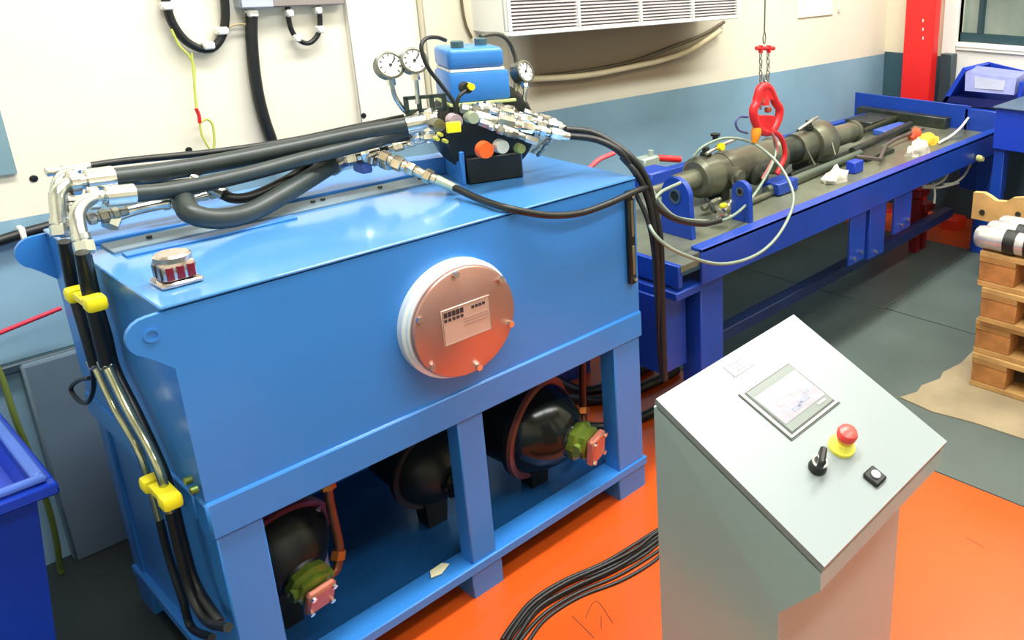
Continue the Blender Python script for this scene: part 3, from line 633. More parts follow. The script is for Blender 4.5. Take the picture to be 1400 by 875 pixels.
p_ = Vector((X(1015), cy_-.055, cz2-.03)); MB().lathe(p_, (0, -1, -.1), [(0, .045), (.03, .045), (.04, .035), (.045, .02), (.07, .018)], 24).build('side_port', darksteel, Hc)
for u_ in (965, 1105):
    p_ = Vector((X(u_), cy_, cz2+.078)); MB().lathe(p_, (0, 0, 1), [(0, .024), (.015, .024), (.018, .015), (.04, .015)], 12).build('top_port', darksteel, Hc)
MB().tube([Vector((X(958), cy_-.03, cz2+.10)), Vector((X(975), cy_-.03, cz2+.115)), Vector((X(1000), cy_-.02, cz2+.125))], .008, 10).build('oil_line', chrome, Hc)
MB().tube([Vector((X(1083), cy_-.03, cz2+.095)), Vector((X(1100), cy_-.03, cz2+.12)), Vector((X(1112), cy_-.02, cz2+.127))], .007, 10).build('oil_line', chrome, Hc)
p_ = PX(983, 201, 1, cy_-.03); MB().lathe(p_, (0, -1, .2), [(0, .016), (.02, .016), (.022, .010)], 12).build('yellow_cap', yellow, Hc)
p_ = PX(978, 186, 1, cy_-.01); MB().lathe(p_-Vector((0, 0, .02)), (0, 0, 1), [(0, .012), (.02, .012), (.021, .02), (.03, .02)], 12).build('plug', black, Hc)
MB().box((X(975), cy_-.05, .716), (X(985), cy_+.05, cz2-.04), .003).build('cradle', darksteel, Hc)
MB().box((X(1095), cy_-.05, .716), (X(1103), cy_+.05, cz2-.04), .003).build('cradle', darksteel, Hc)

# rods and bars lying on the bench
def rod(p0, p1, r_, m__, name, label, cat, n=14, grp=None): return tag(MB().cyl(p0, p1, r_, n=n).build(name, m__), label, cat, grp)
ZS = .716
def on(u_, v_, z_=ZS): return PX(u_, v_, 2, z_)
rod(on(1010, 283, ZS+.014), on(1150, 222, ZS+.014), .013, oily, 'steel_bar', 'long grey round bar nearest the front rail of the bench', 'bar')
rod(on(1048, 260, ZS+.03), on(1176, 209, ZS+.03), .017, mat('dull_green_bar', (110, 122, 108), .4, .5), 'steel_bar', 'thick dull green bar along the middle of the bench', 'bar')
rod(on(1080, 240, ZS+.02), on(1200, 193, ZS+.02), .012, darksteel, 'steel_bar', 'thin dark bar just in front of the big grey cylinder', 'bar')
rod(on(1165, 207, ZS+.03), on(1245, 170, ZS+.03), .02, darksteel, 'steel_bar', 'dark bar behind the cranked handle on the bench', 'bar')
rod(on(1180, 180, ZS+.03), on(1232, 158, ZS+.03), .016, mat('dark_olive', (56, 66, 40), .4, .3), 'steel_bar', 'dark olive bar lying beyond the end of the cylinder', 'bar')
tag(MB().tube([on(1172, 214, ZS+.03), on(1203, 218, ZS+.03), on(1211, 199, ZS+.035), on(1225, 190, ZS+.035), on(1262, 176, ZS+.035)], .010, 10, smooth=False).build('crank_handle', mat('grey_brown_bar', (112, 104, 100), .4, .5)), 'cranked grey steel handle bent in two right angles on the bench', 'handle')
tag(MB().box(on(1190, 214)+Vector((-.12, -.05, 0)), on(1190, 214)+Vector((.16, .07, .022)), .004).build('steel_tray', darksteel), 'dark shallow steel block under the cranked handle', 'metal block')
tag(MB().box(on(1215, 182)+Vector((-.1, -.04, 0)), on(1215, 182)+Vector((.2, .05, .03)), .004).build('blue_block', mat('mid_blue', (60, 96, 186), .4)), 'blue steel block at the far end of the bench behind the rag', 'metal block')
tag(MB().box(on(1168, 236)+Vector((-.03, -.02, 0)), on(1168, 236)+Vector((.05, .03, .055)), .004).build('blue_bracket', navy), 'small upright blue bracket just right of the nearer white rag', 'bracket')
for k, (a1, b1, a2, b2) in enumerate(((1102, 202, 1114, 226), (1136, 190, 1142, 212))):
    rod(PX(a1, b1, 1, .32), PX(a2, b2, 1, .28), .005, oily, 'thin_rod', ('short thin rod leaning in front of the grey cylinder', 'second short thin rod, right of the leaning one')[k], 'rod')
# rags: crumpled lumps
def rag(c, sx_, sy_, sz_, m__, label, seed, nm='cleaning_rag'):
    r_ = random.Random(seed); b_m = bmesh.new(); bmesh.ops.create_icosphere(b_m, subdivisions=3, radius=1)
    from mathutils import noise
    for v in b_m.verts:
        k = 1+.45*noise.noise(v.co*2.3+Vector((seed, 0, 0)))+.15*noise.noise(v.co*6)
        v.co = Vector((v.co.x*sx_*k, v.co.y*sy_*k, max(-.15, v.co.z)*sz_*k)) + Vector(c)
    mb = MB(); mb.bm.free(); mb.bm = b_m; return tag(mb.build(nm, m__, None, 60), label, 'rag')
ragm = mat('white_cloth', (206, 200, 188), .8, 0, .1, 20, .4, 60)
rag(on(1142, 247), .075, .045, .06, ragm, 'nearer crumpled white rag at the front rail of the bench', 1)
rag(on(1256, 210), .095, .045, .065, ragm, 'farther crumpled white rag with a yellow cloth behind it', 2)
rag(on(1268, 196), .09, .05, .055, mat('yellow_cloth', (240, 196, 60), .8, 0, .25, 12, .4, 60), 'yellow cloth heaped behind the farther white rag', 3)
rag(on(1252, 190), .05, .04, .06, mat('orange_red_cloth', (214, 92, 60), .8, 0, .2, 12), 'small orange-red cloth at the top of the yellow one', 4)
hose(mix3(2, [(1284, 195, ZS+.01), (1300, 186, ZS+.02), (1313, 175, ZS+.06), (1321, 165, ZS+.09), (1325, 160, ZS+.05)]), .007, 'pale cable arching at the far right end of the bench', white, name='cable', cat='cable')
# tangle of small fittings at the near end
TG = [((960, 285), (985, 272), .012, oily, 'grey hex adapter lying in the near fittings heap, leftmost'), ((985, 290), (1010, 268), .014, chrome, 'shiny adapter at the top of the fittings heap'), ((975, 300), (1000, 296), .012, steel, 'steel adapter nearest the bench edge in the fittings heap'), ((965, 272), (978, 290), .010, darksteel, 'dark bolt standing askew in the fittings heap'), ((1008, 262), (1018, 275), .011, chrome, 'bright bent fitting at the right of the heap'), ((940, 302), (965, 306), .012, oily, 'oily adapter left of the fittings heap on the bench rim')]
for a1, a2, r_, m__, lab in TG:
    m_ = MB(); chain(m_, on(*a1, ZS+.03), on(*a2, ZS+.05), r_, SEQ[:4]); tag(m_.build('pipe_adapter', m__), lab, 'pipe fitting')
tag(MB().cbox(on(989, 281, ZS+.055), (.03, .02, .016), .004).build('yellow_tag', yellow), 'little yellow plastic tag on the fittings heap', 'tag')
tag(MB().cbox(on(988, 296, ZS+.04), (.018, .018, .016), .004).build('red_plug', red), 'little red plug on the front of the fittings heap', 'plug')
# red pieces behind the hoses
rod(PX(900, 216, 1, .62), PX(930, 218, 1, .58), .014, red, 'red_tube', 'short red tube left of the grey cylinder on the bench', 'tube')
_p = PX(812, 224, 1, .90); hose([PX(840, 209, 1, .90), _p, _p+Vector((-.10, .02, -.12)), Vector((_p.x-.16, .93, .4)), Vector((_p.x-.18, .93, .01))], .0105, 'coral red rod sticking up behind the tank corner', mat('coral_red', (226, 90, 96), .4), name='red_rod', cat='rod')
tag(MB().cbox(PX(885, 222, 1, .62), (.09, .06, .05), .006).lathe(PX(890, 212, 1, .62), (0, 0, 1), [(0, .012), (.02, .012)], 10).build('check_valve', mat('pale_grey_cast', (170, 186, 176), .4, .3)), 'pale grey valve body between the hoses and the red tube', 'valve')
tag(MB().cbox(PX(893, 243, 1, .45), (.12, .1, .07), .006).build('blue_block', dblue), 'dark blue block behind the hanging hoses at the bench end', 'metal block')

# ------------------------------------------------------------------ hoses hanging between tank and bench
hose(mix3(0, [(774, 177, 1.09), (808, 181, 1.15), (838, 196, 1.19), (866, 218, 1.22), (884, 246, 1.25), (895, 285, 1.27), (903, 330, 1.28), (905, 400, 1.28), (907, 470, 1.28), (909, 520, 1.28)]), .0105, 'black hose dropping to the floor between tank and bench, upper of the pair', black)
hose(mix3(0, [(777, 186, 1.08), (815, 191, 1.14), (845, 206, 1.18), (866, 232, 1.22), (884, 262, 1.25), (900, 284, 1.28), (925, 300, 1.34), (960, 306, 1.44), (985, 301, 1.52)]), .010, 'black hose curving from the valve block onto the bench end', black)
hose(mix3(0, [(850, 214, 1.20), (872, 240, 1.22), (888, 280, 1.25), (896, 330, 1.26), (900, 390, 1.27), (902, 470, 1.28), (906, 515, 1.30)]), .010, 'black hose dropping beside the tank corner, left of the pair', black)
hose(mix3(0, [(868, 262, 1.215), (885, 300, 1.24), (893, 340, 1.26), (897, 400, 1.27), (903, 495, 1.30)]), .007, 'thin dark hose hanging against the tank corner', hosem)
wirem = mat('grey_green_cable', (136, 152, 136), .4, .2, .1, 20)
hose(mix3(1, [(880, 288, .03), (896, 322, -.04), (930, 346, -.07), (985, 361, -.08), (1035, 348, -.08), (1068, 316, -.06), (1085, 272, .0), (1070, 232, .10), (1045, 206, .2), (1020, 192, .3), (990, 189, .36), (962, 200, .4), (948, 214, .42)]), .0058, 'big loop of grey-green cable hanging in front of the bench rail', wirem, name='loop_cable', cat='cable')
hose(mix3(1, [(893, 262, .10), (905, 280, .08), (925, 297, .06), (960, 302, .06), (992, 300, .08), (1020, 280, .12), (1045, 245, .18), (1060, 212, .24), (1058, 192, .26)]), .0055, 'grey cable sweeping up from the bench end to the red hook', wirem, name='loop_cable', cat='cable')
hose(mix3(1, [(930, 250, .12), (905, 262, .10), (893, 275, .08)]), .006, 'short pale cable over the round blue bearing plate', wirem, name='loop_cable', cat='cable')

# ------------------------------------------------------------------ hoist hook hanging over the bench
YH = .26
HK = thing('hoist_hook', PX(1046, 120, 1, YH), 'red safety hook hanging on a thin chain over the bench', 'hook')
MB().tube(path(1, YH, [(1046, -40), (1046, 0), (1045, 45)]), .003, 8).build('lift_cable', mat('wire_rope', (120, 118, 108), .4, .7), HK)
m_ = MB()
def link(c, rx, rz, r_, ang=0):
    m_.tube([c+Vector((math.cos(t)*rx*math.cos(ang), math.cos(t)*rx*math.sin(ang), math.sin(t)*rz)) for t in [k*math.pi/5 for k in range(10)]], r_, 6, closed=True, sub=2)
link(PX(1045, 52, 1, YH), .008, .022, .0028)
for u_ in (1040, 1050):
    for k in range(5): link(PX(u_, 76+k*8, 1, YH), .006, .014, .0026, (k % 2)*1.57)
for k in range(2): link(PX(1046, 108+k*8, 1, YH), .009, .016, .0034, (k % 2)*1.57)
m_.build('chain', steel, HK)['kind'] = 'stuff'
MB().cyl(PX(1034, 66, 1, YH), PX(1058, 66, 1, YH), .008, n=12).cyl(PX(1040, 62, 1, YH), PX(1040, 72, 1, YH), .009, n=10).cyl(PX(1051, 62, 1, YH), PX(1051, 72, 1, YH), .009, n=10).build('spreader', red, HK)
outer = [(1044, 118), (1052, 122), (1060, 140), (1066, 150), (1062, 168), (1052, 180), (1040, 178), (1032, 165), (1030, 150), (1035, 140), (1038, 124)]
m_ = MB().tube([PX(a_, b1, 1, YH) for a_, b1 in outer], .018, 14, closed=True, sub=3).lathe(PX(1045, 128, 1, YH), (0, 0, -1), [(0, .012), (.02, .02), (.045, .022)], 16)
m_.prism([PX(a_, b1, 1, YH-.014) for a_, b1 in ((1040, 158), (1058, 158), (1060, 166), (1052, 182), (1042, 180), (1034, 168))], (0, .028, 0)).prism([PX(a_, b1, 1, YH-.014) for a_, b1 in ((1041, 120), (1052, 120), (1058, 136), (1036, 138))], (0, .028, 0))
m_.build('hook_body', red, HK)
MB().cbox(PX(1050, 150, 1, YH-.008), (.03, .02, .02), .004).build('latch', mat('brick_red', (160, 60, 40), .4), HK)
MB().tube(path(1, YH-.01, [(1040, 150), (1041, 134), (1047, 144)]), .005, 8).build('latch_spring', chrome, HK)
MB().lathe(PX(1036, 170, 1, YH), (-.3, 0, -1), [(0, .014), (.03, .022), (.055, .018), (.075, .012)], 14).build('yellow_ferrule', mat('amber', (232, 140, 30), .35), HK)
tag(MB().tube(path(1, YH+.02, [(1022, 182), (1010, 178), (1006, 168), (1011, 160), (1022, 160)]), .0045, 8).build('wire_hook', mat('violet_wire', (70, 76, 130), .4)), 'small dark violet wire bent in a hook left of the red hook', 'wire')
hose(path(1, YH-.01, [(1052, 178), (1064, 184), (1071, 196), (1073, 212), (1068, 226), (1062, 238)]), .011, 'red lifting sling hanging from the hook down to the cylinder', red, name='lifting_sling', cat='sling')
hose(path(1, YH-.015, [(1054, 180), (1060, 192), (1062, 206), (1055, 222), (1042, 245)]), .006, 'thin faded red cord hanging beside the lifting sling', mat('faded_red', (196, 110, 110), .5), name='cord', cat='cord')

# ------------------------------------------------------------------ blue trolley and crate at the right
TX = 3.55
def tr(u_, v_): return PX(u_, v_, 0, TX)
top_l = PX(1330, 143, 0, 4.12)
TR = thing('blue_trolley', (4.0, -.5, 0), 'deep blue steel cabinet table at the right end of the bench', 'table')
px0 = PX(1362, 145, 0, 3.62); px1 = PX(1362, 204, 0, 3.62)
ty = px0.y
MB().box((3.62, ty-.7, px1.z), (4.5, ty, px0.z-.008), .004).build('cabinet_body', navy, TR)
MB().box((3.60, ty-.72, px0.z-.008), (4.52, ty+.01, px0.z), .003).build('table_top', mat('slate_top', (74, 96, 120), .4), TR)
for x, y in ((3.64, ty-.06), (4.42, ty-.06), (3.64, ty-.68), (4.42, ty-.68)): MB().box((x, y, 0), (x+.055, y+.055, px1.z), .003).build('leg', dblue, TR)
# corner gusset joining rail and board at the bench's end
MB().box((4.08, -.03, .36), (4.19, .22, .84), .004).build('corner_post', dblue, Bn)
p_ = PX(1337, 216, 1, -.03); tag(MB().lathe(p_, (-.3, -1, 0), [(0, .018), (.02, .018), (.022, .012), (.035, .012)], 16).build('cable_plug', mat('pale_yellow_plug', (206, 206, 130), .4)), 'pale yellow plug on the corner post at the far end of the bench', 'plug')
# crate: slanted sides
cp = PX(1345, 141, 0, 3.95)
CRT = thing('storage_crate', (4.1, cp.y, px0.z), 'blue plastic crate holding a pale lavender box, on the table by the window', 'crate')
cl, cr_ = PX(1286, 140, 0, 4.12), PX(1390, 140, 0, 4.12)
ct = PX(1320, 92, 0, 4.15)
yl, yr, zc0, zc1 = cl.y, PX(1392, 140, 0, 4.12).y, cl.z-.01, ct.z
yt = ct.y
def slab(q, t_): return MB().prism(q, t_)
cw = MB()
cw.prism([(4.12, yl, zc0), (4.12, yr, zc0+.02), (4.12, yr-.02, zc0+.07), (4.12, yl-.03, zc0+.05)], (.35, 0, 0)); cw.build('crate_base', mat('deep_navy', (16, 28, 96), .4), CRT)
MB().prism([(4.12, yl, zc0), (4.12, yl-.028, zc0), (4.12, yt-.02, zc1-.008), (4.12, yt+.004, zc1)], (.38, 0, 0)).build('side_wall', navy, CRT)
MB().prism([(4.12, yr-.012, zc0), (4.12, yr+.012, zc0), (4.12, yr+.004, zc1-.05), (4.12, yr-.018, zc1-.05)], (.38, 0, 0)).build('side_wall', navy, CRT)
MB().prism([(4.48, yl, zc0), (4.48, yr, zc0), (4.48, yr, zc1-.05), (4.48, yt, zc1)], (.02, 0, 0)).build('back_wall', navy, CRT)
lv = mat('lavender_plastic', (140, 148, 200), .3, 0, .12, 14)
q0, q1, q2, q3 = PX(1320, 98, 0, 4.13), PX(1390, 107, 0, 4.13), PX(1386, 130, 0, 4.10), PX(1319, 124, 0, 4.10)
LV = MB().prism([q0, q1, q2, q3], (.16, 0, .02)).build('small_box', lv); tag(LV, 'pale lavender plastic box tilted inside the blue crate', 'box')
MB().prism([q0.lerp(q2, .2)-Vector((.004, 0, 0)), q1.lerp(q3, .2)-Vector((.004, 0, 0)), q2.lerp(q0, .2)-Vector((.004, 0, 0)), q3.lerp(q1, .2)-Vector((.004, 0, 0))], (.003, 0, 0)).build('window', mat('pale_window', (170, 176, 200), .3), LV)

# red upright post
r0_, r1_ = PX(1234, 80, 0, 4.42), PX(1274, 80, 0, 4.42)
RP = thing('red_post', (4.45, (r0_.y+r1_.y)/2, 0), 'bright red steel upright post behind the far end of the bench', 'post')
MB().box((4.42, r1_.y, 0.012), (4.50, r0_.y, 3.1), .004).build('column', mat('bright_red', (232, 34, 32), .4, 0, .04, 3), RP)
MB().box((4.405, r1_.y-.05, 0), (4.54, r0_.y+.05, .012), .002).build('base_plate', red, RP)
m_ = MB()
for k in range(3): m_.cbox(PX(1262, 28+k*12, 0, 4.418), (.002, .007, .018), 0)
m_.build('white_mark', white, RP)
tag(MB().box((4.50, r1_.y-.10, .72), (4.58, r1_.y-.02, 1.09), .004).build('switch_box', mat('dark_teal_box', (44, 62, 66), .4)), 'dark teal switch box on the side wall right of the red post', 'switch box')

# ------------------------------------------------------------------ pallets, wrapped rolls, cardboard
woods = [mat('pallet_wood_%d' % k, c, .65, 0, .22, 9, .3, 50) for k, c in enumerate(((188, 146, 88), (174, 128, 72), (198, 158, 98)))]
bwood = mat('pallet_block_wood', (180, 122, 66), .7, 0, .3, 16, .3, 60)
P0 = Vector((2.488, -.576, 0))
CB = [(2.22, -.40), (2.30, -.435), (2.36, -.425), (2.46, -.46), (2.52, -.445), (2.64, -.47), (2.9, -.46), (3.35, -.48), (3.36, -1.9), (2.20, -1.9), (2.215, -1.3), (2.235, -.93), (2.225, -.70), (2.20, -.55)]
tag(MB().prism([(x, y, .0045) for x, y in CB], (0, 0, .004)).build('cardboard_sheet', mat('brown_cardboard', (150, 136, 106), .75, 0, .2, 5, .15, 40)), 'torn brown cardboard sheet on the floor under the pallets', 'cardboard')
def make_pallet(o_, label):
    t_ = thing('pallet', o_, label, 'pallet', 'stacked wooden pallets')
    x, y, z = o_; L, Wd = 1.2, .8
    for k, xx in enumerate((0, .35, .70)): MB().box((x+xx, y-L, z), (x+xx+.1, y, z+.022), .002).build('bottom_board', woods[k], t_)
    for k, xx in enumerate((0, .35, .70)):
        for j, yy in enumerate((0, .5275, 1.055)):
            MB().box((x+xx+.002, y-yy-.145, z+.022), (x+xx+.098, y-yy-.002, z+.100), .003).build('block', bwood, t_)
    for j, yy in enumerate((0, .5275, 1.055)): MB().box((x, y-yy-.145, z+.100), (x+Wd, y-yy, z+.122), .002).build('cross_board', woods[(j+1) % 3], t_)
    for k, xx in enumerate((0, .175, .35, .525, .70)): MB().box((x+xx, y-L, z+.122), (x+xx+(.1 if k != 2 else .1), y, z+.144), .002).build('top_board', woods[(k+2) % 3], t_)
    return t_
names = ('lowest pallet of the stack, resting on the cardboard', 'second pallet from the floor in the stack', 'third pallet from the floor in the stack', 'topmost pallet of the stack, directly under the wrapped rolls')
pal = make_pallet((P0.x, P0.y, .009), names[0])
for k, (dx, dy) in enumerate(((.012, .004), (-.004, -.012), (.006, .012))):
    c = copy_tree(pal); c.location = pal.location+Vector((dx, dy, .1442*(k+1))); c['label'] = names[k+1]
PT = .009+.1442*4+.001
foil = mat('silver_wrap', (206, 206, 206), .25, .55, .15, 16, .5, 30)
def roll(x, y, z, r_, L, label):
    t_ = thing('wrapped_roll', (x, y, z-r_), label, 'roll')
    MB().lathe((x, y, z), (0, -1, 0), [(0, r_*.7), (.01, r_*.92), (.03, r_), (.1, r_*1.01), (.2, r_*.98), (.4, r_), (L, r_), (L+.01, r_*.8)], 24).build('roll_body', foil, t_)
    MB().ring((x, y-.12, z), (0, -1, 0), r_+.004, r_-.002, .045, 28).build('strap', black, t_)
    MB().ring((x, y-.20, z), (0, -1, 0), r_+.0035, r_-.002, .015, 28).build('strap', black, t_)
roll(2.53, -.53, PT+.045, .045, .8, 'silver wrapped roll at the front edge of the pallets')
roll(2.625, -.54, PT+.045, .045, .8, 'silver wrapped roll lying second from the pallet edge')
roll(2.72, -.55, PT+.045, .045, .8, 'silver wrapped roll lying third, next to the notched board')
# notched wooden collar behind the rolls
kx = 2.86; kt = [(1331, 263), (1345, 264), (1352, 268), (1362, 275), (1375, 276), (1384, 271), (1400, 270), (1440, 276), (1500, 286)]
poly = [PX(a_, b1, 0, kx) for a_, b1 in kt]; bt = [Vector((kx, p.y, PT+.001)) for p in (poly[-1], poly[0])]
WC = MB().prism(poly+bt, (.03, 0, 0)).build('notched_board', woods[2]); tag(WC, 'pale wooden board with notched top edge standing behind the wrapped rolls', 'board')
for u_, v_ in ((1343, 290), (1392, 293)):
    p_ = PX(u_, v_, 0, kx); MB().cyl(p_, p_-Vector((.006, 0, 0)), .012, n=14).build('bolt', darksteel, WC)
for k, (x, y) in enumerate(((4.30, .38),)):
    tag(MB().lathe((x, y, 0), (0, 0, 1), [(0, .07), (.004, .07), (.02, .03), (.10, .012)], 4).build('floor_cone', red), 'small red cone on the floor beyond the grey slabs', 'cone') if False else None
p_ = PX(1303, 300, 2, .06); tag(MB().box((p_.x-.06, p_.y-.05, 0), (p_.x+.1, p_.y+.06, .07), .004).build('red_box', mat('vivid_red', (244, 60, 30), .4)), 'small vivid red box on the floor just left of the wrapped rolls', 'box')

# things beneath the far bench
m_ = [((1252, 250), (1270, 254), (1290, 246), (1302, 225), (1314, 208)), ((1290, 252), (1305, 250), (1318, 240), (1328, 222)), ((1276, 250), (1278, 265), (1277, 278)), ((1262, 256), (1285, 256), (1310, 250))]
for k, l in enumerate(m_):
    hose([PX(a_, b1, 1, .05) for a_, b1 in l], .007, ('pale cable hanging below the far bench rail, longest one', 'second pale cable hanging by the bench corner post', 'short cable end dangling under the far bench rail', 'pale cable lying level among the cables under the bench')[k], mat('pale_cable', (196, 198, 186), .4), name='cable', cat='cable')
for k, (u_, v_) in enumerate(((1255, 262), (1262, 282))):
    p_ = PX(u_, v_, 1, .35); tag(MB().cbox(p_, (.13, .1, .05), .008).cbox(Vector((p_.x, p_.y, p_.z/2-.02)), (.05, .05, p_.z-.04), .003).build('red_fixture', mat('dark_red', (150, 24, 26), .4)), ('upper dark red fixture under the far end of the bench', 'lower dark red fixture under the far end of the bench')[k], 'fixture')

# ------------------------------------------------------------------ wall things
# air conditioner / heater with grille
AX0, AX1, AY = 1.39, 2.70, .80
AC = thing('air_conditioner', ((AX0+AX1)/2, YW, 1.385), 'long white wall unit with slatted grille above the bench', 'air conditioner')
MB().box((AX0, AY+.02, 1.393), (AX1, YW, 2.0), .006).build('casing', white, AC)
MB().box((AX0, AY, 1.388), (AX1, AY+.03, 1.405), .003).box((AX0, AY, 1.405), (AX0+.018, AY+.02, 2.0), .002).box((AX1-.018, AY, 1.405), (AX1, AY+.02, 2.0), .002).build('front_frame', white, AC)
for xx in (792, 877, 948):
    x = PX(xx, 25, 1, AY).x; MB().box((x-.008, AY-.002, 1.405), (x+.008, AY+.02, 2.0), .002).build('divider', white, AC)
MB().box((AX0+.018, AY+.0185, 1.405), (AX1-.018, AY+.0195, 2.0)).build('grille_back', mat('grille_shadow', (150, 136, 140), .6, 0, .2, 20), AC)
m_ = MB(); z = 1.412
while z < 1.99:
    m_.box((AX0+.02, AY+.004, z), (AX1-.02, AY+.017, z+.006), 0, None); z += .0125
o_ = m_.build('grille_slats', mat('slat_grey', (218, 212, 214), .45), AC); o_['kind'] = 'stuff'
# conduits under it
hose(path(1, YW-.02, [(724, 108), (770, 106), (815, 101), (870, 90), (905, 82), (945, 68), (985, 42)]), .013, 'beige conduit on the darkened wall under the slatted unit', mat('beige_conduit', (214, 200, 164), .5), name='conduit', cat='conduit')
hose(path(1, YW-.012, [(740, 104), (800, 97), (865, 84), (915, 66), (960, 48), (990, 30)]), .008, 'brown cable just above the beige conduit under the slatted unit', mat('brown_cable', (92, 82, 62), .5), name='wall_cable', cat='cable')
# black hoses and loops on the left of the wall
YL = YW-.02
hose(path(1, YL, [(344, 14), (344, 50), (347, 90), (353, 130), (362, 165), (372, 195), (376, 225)]), .0165, 'thick black hose hanging straight down the cream wall', black, name='wall_hose')
hose(path(1, YL, [(222, -30), (228, 8), (236, 32), (252, 54), (272, 66), (290, 66), (303, 50), (308, 25), (306, -10), (300, -40)]), .0115, 'wide loop of black hose hanging at the top of the wall', black, name='wall_hose')
hose(path(1, YL, [(393, -30), (394, 20), (400, 44), (412, 57), (425, 58), (436, 44), (437, 20), (432, -10)]), .0075, 'narrow loop of black cable hanging at the top of the wall', black, name='wall_cable', cat='cable')
for (u_, v_), lab in (((228, 8), 'on the left side of the wide hose loop'), ((284, 62), 'at the bottom of the wide hose loop'), ((303, 42), 'on the right side of the wide hose loop'), ((344, 18), 'at the top of the thick straight black hose'), ((395, 18), 'on the left side of the narrow cable loop'), ((405, 52), 'at the lower left of the narrow cable loop'), ((434, 14), 'topmost on the right side of the narrow cable loop'), ((437, 40), 'lower on the right side of the narrow cable loop')):
    tag(MB().cbox(PX(u_, v_, 1, YL-.003), (.03 if u_ < 350 else .02, .03, .022), .004).build('cable_clip', white), 'white clip '+lab, 'clip', 'white wall clips')
tag(MB().box(PX(330, 12, 1, YW-.05), PX(358, -40, 1, YW), .004).build('junction_box', mat('pale_blue_grey', (190, 196, 208), .4)), 'pale grey junction box at the top edge above the thick hose', 'junction box')
tag(MB().box(PX(372, 10, 1, YW-.04), PX(455, -60, 1, YW-.001), .004).build('wall_plate', mat('dusty_mauve', (150, 140, 136), .5)), 'dusty grey plate at the top of the wall above the narrow loop', 'plate')
ywm = mat('yellow_green_wire', (196, 204, 96), .5)
yt_ = thing('hanging_wire', PX(266, 100, 1, YL), 'yellow-green wire with a red joint hanging from the hose loop', 'wire')
MB().tube(path(1, YL-.01, [(234, 40), (245, 62), (258, 76), (265, 92), (266, 120), (269, 150)]), .0035, 8).tube(path(1, YL-.012, [(262, 72), (264, 95), (266, 118)]), .003, 8).build('wire', ywm, yt_)
MB().tube(path(1, YL-.01, [(268, 148), (272, 158), (273, 168)]), .005, 8).build('red_joint', red, yt_)
MB().tube(path(1, YL-.01, [(273, 168), (283, 163), (291, 172), (293, 196), (290, 208)]), .0035, 8).tube(path(1, YL-.01, [(273, 168), (276, 184), (283, 198), (290, 208)]), .003, 8).build('loose_end', ywm, yt_)
hose(path(1, YL, [(308, 40), (320, 34), (335, 33), (343, 36)]), .003, 'thin brown wire between the hose loop and the thick hose', mat('tan_wire', (196, 170, 120), .5), name='wall_wire', cat='wire')
hose(path(1, YW-.06, [(628, -30), (632, 10), (637, 34), (645, 52)]), .005, 'thin brown lead running down the pilaster to the motor', mat('brown_lead', (110, 96, 66), .5), name='wall_wire', cat='wire')
cnd = thing('wall_conduit', PX(35, 318, 1, YL), 'black conduit clipped along the top of the blue dado at far left', 'conduit')
MB().tube([PX(-60, 345, 1, YL), PX(0, 329, 1, YL), PX(35, 318, 1, YL), PX(80, 306, 1, YL)], .014, 12, smooth=False).build('tube', black, cnd)
for u_, v_ in ((30, 320),): MB().cbox(PX(u_, v_, 1, YL-.004), (.012, .034, .04), .002).build('clip', white, cnd)
for k, (u_, v_) in enumerate(((46, 244), (258, 205), (497, 158))):
    p_ = PX(u_, v_, 1, YW-.02 if u_ > 480 else YW); tag(MB().lathe(p_, (0, -1, 0), [(0, .009), (.002, .009), (.003, .006)], 12).build('wall_plug', black), ('black plug hole in the wall above the far left conduit', 'small black plug hole in the wall below the hanging wire', 'small plug hole in the wall left of the pressure gauges')[k], 'wall plug')
q = [PX(-60, 150, 1, YW-.012), PX(0, 150, 1, YW-.012), PX(24, 237, 1, YW-.012), PX(-60, 248, 1, YW-.012)]
tag(MB().prism(q, (0, .011, 0)).build('wall_board', mat('slate_blue_board', (124, 156, 166), .5, 0, .1, 6)), 'slate blue board on the cream wall at the far left edge', 'board')
hose([PX(-40, 472, 1, YW-.05), PX(0, 455, 1, YW-.05), PX(84, 421, 1, YW-.06)], .006, 'thin red rod leaning along the wall left of the tank', mat('crimson', (206, 50, 76), .4), name='red_rod', cat='rod')
hose(mix3(1, [(-20, 470, 1.0), (2, 515, .98), (22, 575, .96), (48, 640, .96), (68, 700, .96), (78, 745, .97), (82, 775, .985)])+[Vector((PX(82, 775, 1, .985).x, .985, .006))], .007, 'yellow-green earth cable hanging down the wall at far left', mat('olive_cable', (92, 108, 44), .5), name='wall_cable', cat='cable')
q = [PX(1088, -40, 1, YW-.003), PX(1138, -40, 1, YW-.003), PX(1138, 20, 1, YW-.003), PX(1091, 25, 1, YW-.003)]
nt_ = MB().prism(q, (0, .002, 0)).build('wall_notice', mat('notice_paper', (232, 232, 236), .6)); tag(nt_, 'white paper notice on the wall right of the hoist chain', 'notice')
p_, r_ = PX(1091, 25, 1, YW-.003), PX(1138, 20, 1, YW-.003)
MB().tube([p_, r_], .003, 6, smooth=False).build('bottom_edge', mat('tan_edge', (176, 160, 128), .5), nt_)
tag(MB().cbox(PX(1147, 15, 1, YW-.004), (.02, .006, .02), .002).build('sticker', mat('grey_sticker', (206, 200, 184), .5)), 'small grey sticker right of the paper notice', 'sticker')

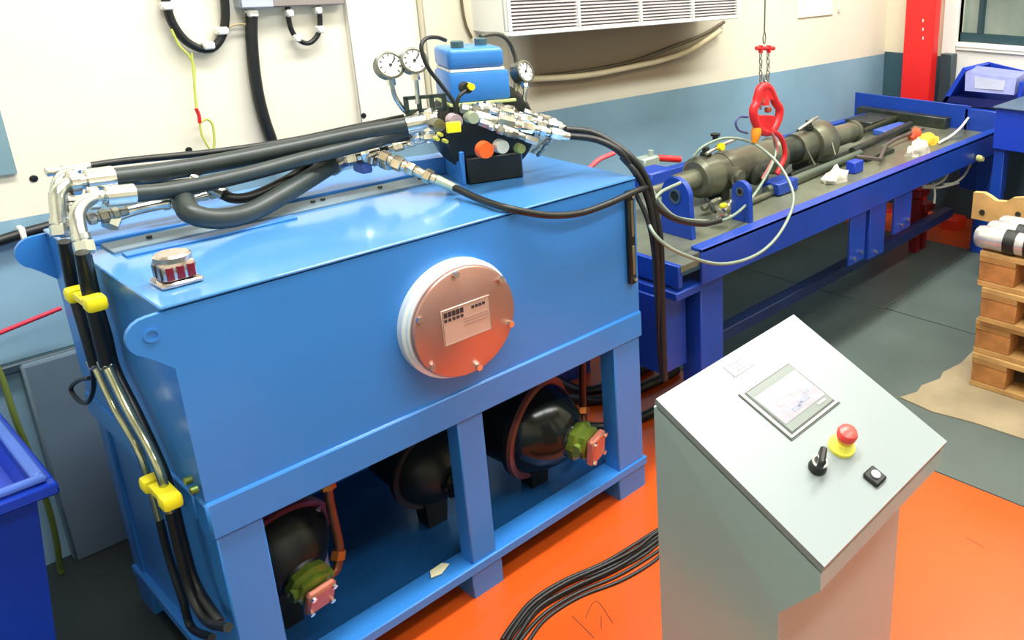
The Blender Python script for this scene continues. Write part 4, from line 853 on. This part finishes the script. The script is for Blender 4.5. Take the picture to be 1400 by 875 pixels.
# dark scuffed patch of hoses on the floor behind the tank
for k, l in enumerate((((745, 560), (775, 545), (810, 548), (850, 540), (900, 520), (925, 505)), ((700, 600), (760, 578), (820, 585), (880, 570), (915, 548)), ((760, 520), (800, 535), (850, 520), (890, 500)))):
    hose([PX(a_, b1, 2, .02) for a_, b1 in l], .02, ('thick black hose on the orange floor seen behind the right bay', 'second thick black hose on the floor, nearer the tank', 'third black hose on the floor, closest to the wall')[k], black, name='floor_hose')

# ------------------------------------------------------------------ blue bin, lower left
BZr = .62
c1 = PX(64, 650, 2, BZr); 
LBn = thing('plastic_bin', (c1.x-.2, c1.y+.2, 0), 'open deep blue plastic bin in the lower left corner', 'bin')
bx1, by0 = c1.x, c1.y; bx0, by1 = bx1-.42, by0+.44
def frus(z0, z1, i0, i1, t_, mb):
    pts = lambda z_, i_: [Vector((bx0+i_, by0+i_, z_)), Vector((bx1-i_, by0+i_, z_)), Vector((bx1-i_, by1-i_, z_)), Vector((bx0+i_, by1-i_, z_))]
    o0, o1, n0, n1 = pts(z0, i0), pts(z1, i1), pts(z0+t_, i0+t_), pts(z1, i1+t_)
    V_ = [[mb.bm.verts.new(p) for p in L_] for L_ in (o0, o1, n1, n0)]
    for j in range(3):
        for k in range(4): mb._f([V_[j][k], V_[j][(k+1) % 4], V_[j+1][(k+1) % 4], V_[j+1][k]])
    mb._f(V_[0]); mb._f(V_[3]); return mb
frus(.0, BZr-.03, .07, .02, .006, MB()).build('bin_body', mat('bin_blue', (16, 62, 190), .35, 0, .05, 4, coat=.2), LBn)
def rim(z0, z1, o_, i_, nm, m__):
    mb = MB()
    mb.box((bx0-o_, by0-o_, z0), (bx1+o_, by0+i_, z1), .004).box((bx0-o_, by1-i_, z0), (bx1+o_, by1+o_, z1), .004)
    mb.box((bx0-o_, by0+i_, z0), (bx0+i_, by1-i_, z1), .004).box((bx1-i_, by0+i_, z0), (bx1+o_, by1-i_, z1), .004); mb.build(nm, m__, LBn)
rim(BZr-.045, BZr-.018, .012, .022, 'lower_rim', navy)
rim(BZr-.014, BZr, .0, .022, 'upper_rim', mat('pale_bin_rim', (84, 120, 214), .35))
MB().box((bx0+.03, by0+.03, BZr-.10), (bx1-.03, by1-.03, BZr-.085)).build('inner_tray', mat('inner_blue', (62, 84, 206), .4), LBn)

for o in bpy.data.objects:
    if '_o' in o: del o['_o']
